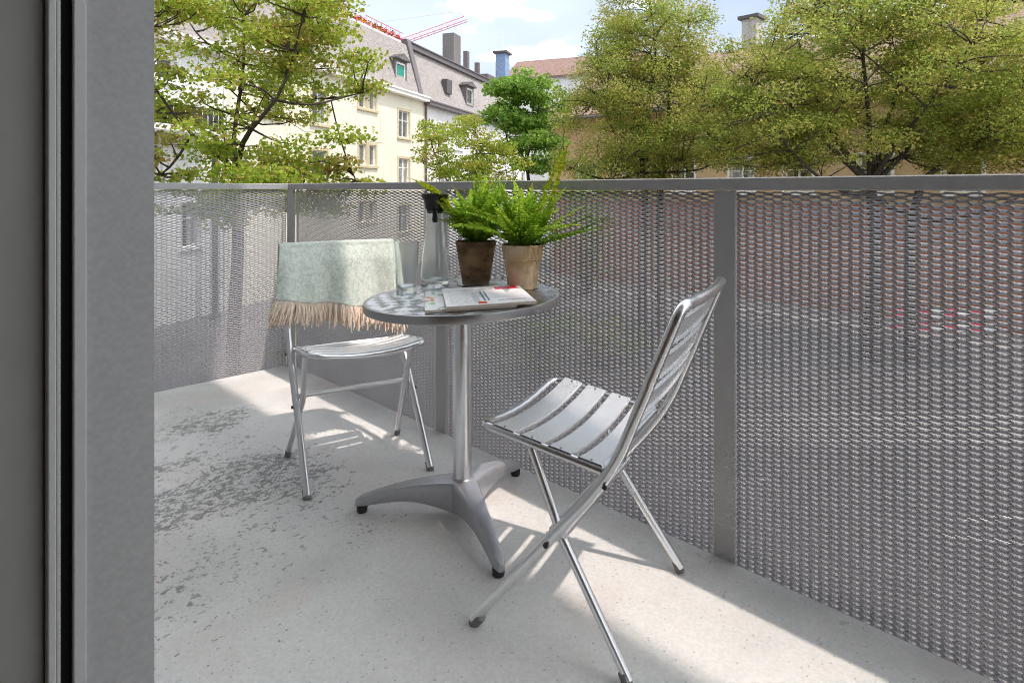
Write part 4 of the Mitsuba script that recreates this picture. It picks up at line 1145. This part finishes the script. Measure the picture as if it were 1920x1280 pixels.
def tree(name, label, base, fork_z, trunk_r, blobs, n_limbs, per, size, palette, seed, group=None, flat=0.55, clump=0.55, lean=(0, 0), gap=0.0, wide=0.55, limb_lift=-0.12, fixed=None, second=None):
    """blobs: (centre in street metres X, Y and height z, radii, clump count)."""
    rng = np.random.default_rng(seed)
    key = thing(name, label, 'tree', group)
    b = S(*base)
    fork = np.append(S(base[0] + lean[0], base[1] + lean[1]), fork_z)
    tp = bent([b[0], b[1], GZ - 0.1], fork, rng, 10, 0.02)
    rad = trunk_r * (1.0 - 0.35 * np.linspace(0, 1, 10)); rad[0] *= 1.5; rad[1] *= 1.15
    clumps = []
    for (X, Y, z), (rx, ry, rz), n in blobs:
        k = 0
        while k < n:
            q = rng.uniform(-1, 1, 3)
            rr = np.linalg.norm(q)
            if rr > 1 or rr < 0.35 * rng.random():
                continue
            p = np.append(S(X + q[0] * rx, Y + q[1] * ry), z + q[2] * rz)
            if gap and meshkit.noise(p * 0.9, seed) < gap:
                continue
            clumps.append((p, clump * rng.uniform(0.65, 1.35))); k += 1
    C = np.array([c for c, _ in clumps])
    # limbs: from the fork towards spread-out clumps, then twigs to every clump
    pick = [int(rng.integers(len(C)))]
    for _ in range(n_limbs - 1):
        dmin = np.min(np.linalg.norm(C[:, None] - C[pick][None], axis=2), axis=1)
        pick.append(int(np.argmax(dmin + rng.random(len(C)) * 0.5)))
    limb_pts, limbs, twigs = [], [], []
    for i in pick:
        tgt = C[i] * 0.92 + fork * 0.08
        r0 = trunk_r * rng.uniform(0.30, 0.42)
        start = fork - [0, 0, rng.uniform(0, 0.35)]
        if len(limbs) >= 5:                                   # later limbs fork off the earlier ones
            j = int(np.argmin([np.min(np.linalg.norm(l_[2:6] - tgt, axis=1)) for l_, _ in limbs]))
            k = 2 + int(np.argmin(np.linalg.norm(limbs[j][0][2:6] - tgt, axis=1)))
            start, r0 = limbs[j][0][k], limbs[j][1][k] * 0.8
        pts = bent(start, tgt, rng, 9, 0.05, limb_lift)
        limbs.append((pts, np.linspace(r0, 0.014, 9)))
        limb_pts.append(pts[2:])
    for pts in (fixed or []):
        p3 = np.array([np.append(S(x, y), z) for x, y, z in pts])
        p3 = np.array([p3[0] + (p3[-1] - p3[0]) * t for t in np.linspace(0, 1, 9)]) if len(p3) == 2 else p3
        p3 = p3 + rng.normal(0, 0.035, p3.shape) * np.linspace(0, 1, len(p3))[:, None]
        limbs.append((p3, np.linspace(trunk_r * 0.40, 0.02, len(p3)))); limb_pts.append(p3[2:])
    LP = np.vstack(limb_pts)
    for c, r in clumps:
        dd = np.linalg.norm(LP - c, axis=1) + 0.6 * np.maximum(0, LP[:, 2] - c[2])
        j = int(np.argmin(dd))
        tw = bent(LP[j], c, rng, 5, 0.08)
        twigs.append(tube(tw, np.linspace(0.022, 0.006, 5), 4, cap=False))
        for _ in range(2):
            e = c + rng.normal(0, r * 0.5, 3) * [1, 1, flat]
            twigs.append(tube(bent(tw[3], e, rng, 3, 0.1), [0.009, 0.006, 0.003], 3, cap=False))
    part(key, 'trunk', tube(tp, rad, 12), 'm_bark', smooth=True)
    if second:
        p3 = np.array([np.append(S(x, y), z) for x, y, z in second[0]])
        part(key, 'trunk', tube(p3, second[1], 10), 'm_bark', smooth=True)
    for pts, r in limbs:
        part(key, 'limb', tube(pts, r, 7), 'm_bark', smooth=True)
    part(key, 'twigs', cat_(twigs), 'm_bark', kind='stuff')
    m, col = leaves(clumps, rng, per, size, palette, flat=flat, wide=wide)
    part(key, 'crown', m, 'm_leaf', color=col)
    return key


MAPLE = [(0.34, 0.45, 0.06), (0.4, 0.49, 0.07), (0.47, 0.51, 0.08), (0.26, 0.39, 0.05), (0.5, 0.49, 0.1), (0.36, 0.47, 0.07), (0.3, 0.42, 0.06), (0.52, 0.33, 0.13)]
YELLOW = [(0.42, 0.47, 0.09), (0.49, 0.49, 0.11), (0.55, 0.49, 0.14), (0.28, 0.4, 0.08), (0.55, 0.47, 0.18), (0.25, 0.38, 0.08)]
OLIVE = [(0.38, 0.44, 0.09), (0.45, 0.46, 0.11), (0.52, 0.47, 0.13), (0.27, 0.39, 0.08), (0.54, 0.45, 0.16), (0.3, 0.4, 0.08)]
GREEN = [(0.24, 0.4, 0.08), (0.28, 0.44, 0.09), (0.34, 0.47, 0.1), (0.2, 0.36, 0.08)]

tree('maple_tree', 'yellow green maple with reddish seeds right beside the balcony, at the left', (-5.35, 12.0), 1.5, 0.15,
     [((-5.45, 12.0, 3.6), (2.35, 2.0, 3.0), 150), ((-5.0, 11.4, 1.2), (2.5, 1.6, 0.75), 56), ((-3.6, 12.0, 3.0), (1.1, 1.2, 1.5), 26)], 15, 138, 0.088, MAPLE, 41, flat=0.38, clump=0.46, gap=0.37, wide=0.8)
tree('young_maple_tree', 'small sparse yellowing maple in front of the white terraced house', (-1.6, 19.5), 1.2, 0.09,
     [((-1.6, 19.5, 2.3), (1.55, 1.4, 1.6), 72), ((-0.9, 19.2, 1.6), (1.4, 1.2, 0.9), 30)], 10, 110, 0.095, MAPLE, 52, flat=0.42, clump=0.42, gap=0.34, wide=0.8)
tree('round_green_tree', 'bright green round headed young tree left of the tall yellowing tree', (0.62, 26.0), 2.3, 0.11,
     [((0.6, 26.0, 4.3), (1.65, 1.5, 1.75), 80), ((0.9, 25.7, 2.6), (1.5, 1.3, 0.9), 26)], 9, 95, 0.17, GREEN, 63, flat=0.5, clump=0.52, wide=0.7, gap=0.3)
tree('tall_yellowing_tree', 'tall yellow green tree with two dark trunks, in the middle of the view', (4.35, 20.5), 1.9, 0.15,
     [((4.4, 20.5, 3.9), (2.9, 2.2, 2.2), 190), ((4.6, 20.5, 6.2), (2.1, 1.7, 1.9), 110), ((3.8, 20.3, 1.9), (2.5, 1.5, 0.9), 66), ((6.3, 20.2, 2.6), (1.4, 1.3, 1.0), 34)], 17, 142, 0.090, YELLOW, 74, flat=0.55, clump=0.56,
     second=([(4.95, 20.8, GZ - 0.1), (4.95, 20.8, 0.0), (5.0, 20.8, 1.3), (5.2, 20.6, 3.4), (5.3, 20.6, 5.0)], [0.15, 0.12, 0.11, 0.07, 0.03]))
fx = [[(9.85, 17, 1.2), (8.6, 16.6, 2.2), (7.2, 16.2, 3.4), (6.0, 16.0, 4.0)], [(9.85, 17, 1.2), (10.6, 16.9, 2.5), (11.6, 16.8, 3.6), (12.6, 16.6, 4.4)], [(9.85, 17, 1.3), (9.7, 16.8, 3.0), (9.5, 16.7, 4.6), (9.4, 16.6, 6.0)],
      [(9.85, 17, 1.2), (8.9, 17.2, 2.6), (8.3, 17.2, 4.2), (7.9, 17.2, 5.4)], [(9.9, 17, 1.2), (10.5, 17.3, 3.0), (11.0, 17.3, 4.6), (11.4, 17.3, 5.8)], [(11.0, 16.6, 1.3), (12.0, 16.5, 2.2), (12.9, 16.4, 3.1), (14.4, 16.2, 4.2)]]
tree('spreading_tree', 'broad spreading tree with dark fanned limbs, at the right behind the railing', (9.85, 17.0), 1.25, 0.21,
     [((9.9, 17.0, 4.4), (4.4, 3.2, 2.2), 280), ((12.6, 16.8, 3.7), (2.9, 2.4, 1.7), 120), ((9.6, 16.6, 2.1), (4.6, 1.8, 0.6), 44), ((13.4, 16.4, 2.0), (2.0, 1.6, 0.6), 26), ((7.0, 16.8, 3.2), (2.3, 2.2, 1.7), 130), ((12.8, 16.6, 2.8), (2.8, 2.0, 1.0), 66), ((9.9, 17.0, 6.4), (2.4, 2.0, 1.4), 84)], 24, 116, 0.090, OLIVE, 85, flat=0.42, clump=0.6, fixed=fx,
     second=([(10.75, 16.7, GZ - 0.1), (10.75, 16.7, 0.0), (11.0, 16.6, 1.3)], [0.15, 0.12, 0.10]))


def shrub(label, X, Y, r, h, n, seed, pal=GREEN):
    rng = np.random.default_rng(seed)
    key = thing('shrub', label, 'shrub', None)
    cl = []
    st_ = []
    b = S(X, Y)
    for _ in range(n):
        q = rng.normal(0, 0.5, 3)
        p = np.array([b[0] + q[0] * r, b[1] + q[1] * r, GZ + h * (0.15 + 0.8 * rng.random() ** 0.8)])
        cl.append((p, 0.36 * rng.uniform(0.7, 1.3)))
        st_.append(tube(bent([b[0] + q[0] * 0.1, b[1] + q[1] * 0.1, GZ], p, rng, 4, 0.05), [0.02, 0.015, 0.01, 0.005], 4, cap=False))
    part(key, 'stems', cat_(st_), 'm_bark')
    m, col = leaves(cl, rng, 90, 0.12, pal, flat=0.7)
    part(key, 'foliage', m, 'm_leaf', color=col)


shrub('leafy green shrub on the ground, seen through the mesh right of the table', 0.2, 15.6, 1.3, 1.7, 40, 91)
shrub('low yellow green shrub seen through the mesh behind the bare chair', 2.3, 16.4, 1.1, 1.2, 26, 92, YELLOW)
shrub('dark green shrub seen through the mesh just above the throw', -3.4, 15.0, 1.5, 2.4, 46, 93, GREEN)
shrub('tall shrub growing against the ochre house, behind the two dark trunks', 3.2, 27.0, 1.4, 5.6, 60, 94, GREEN)
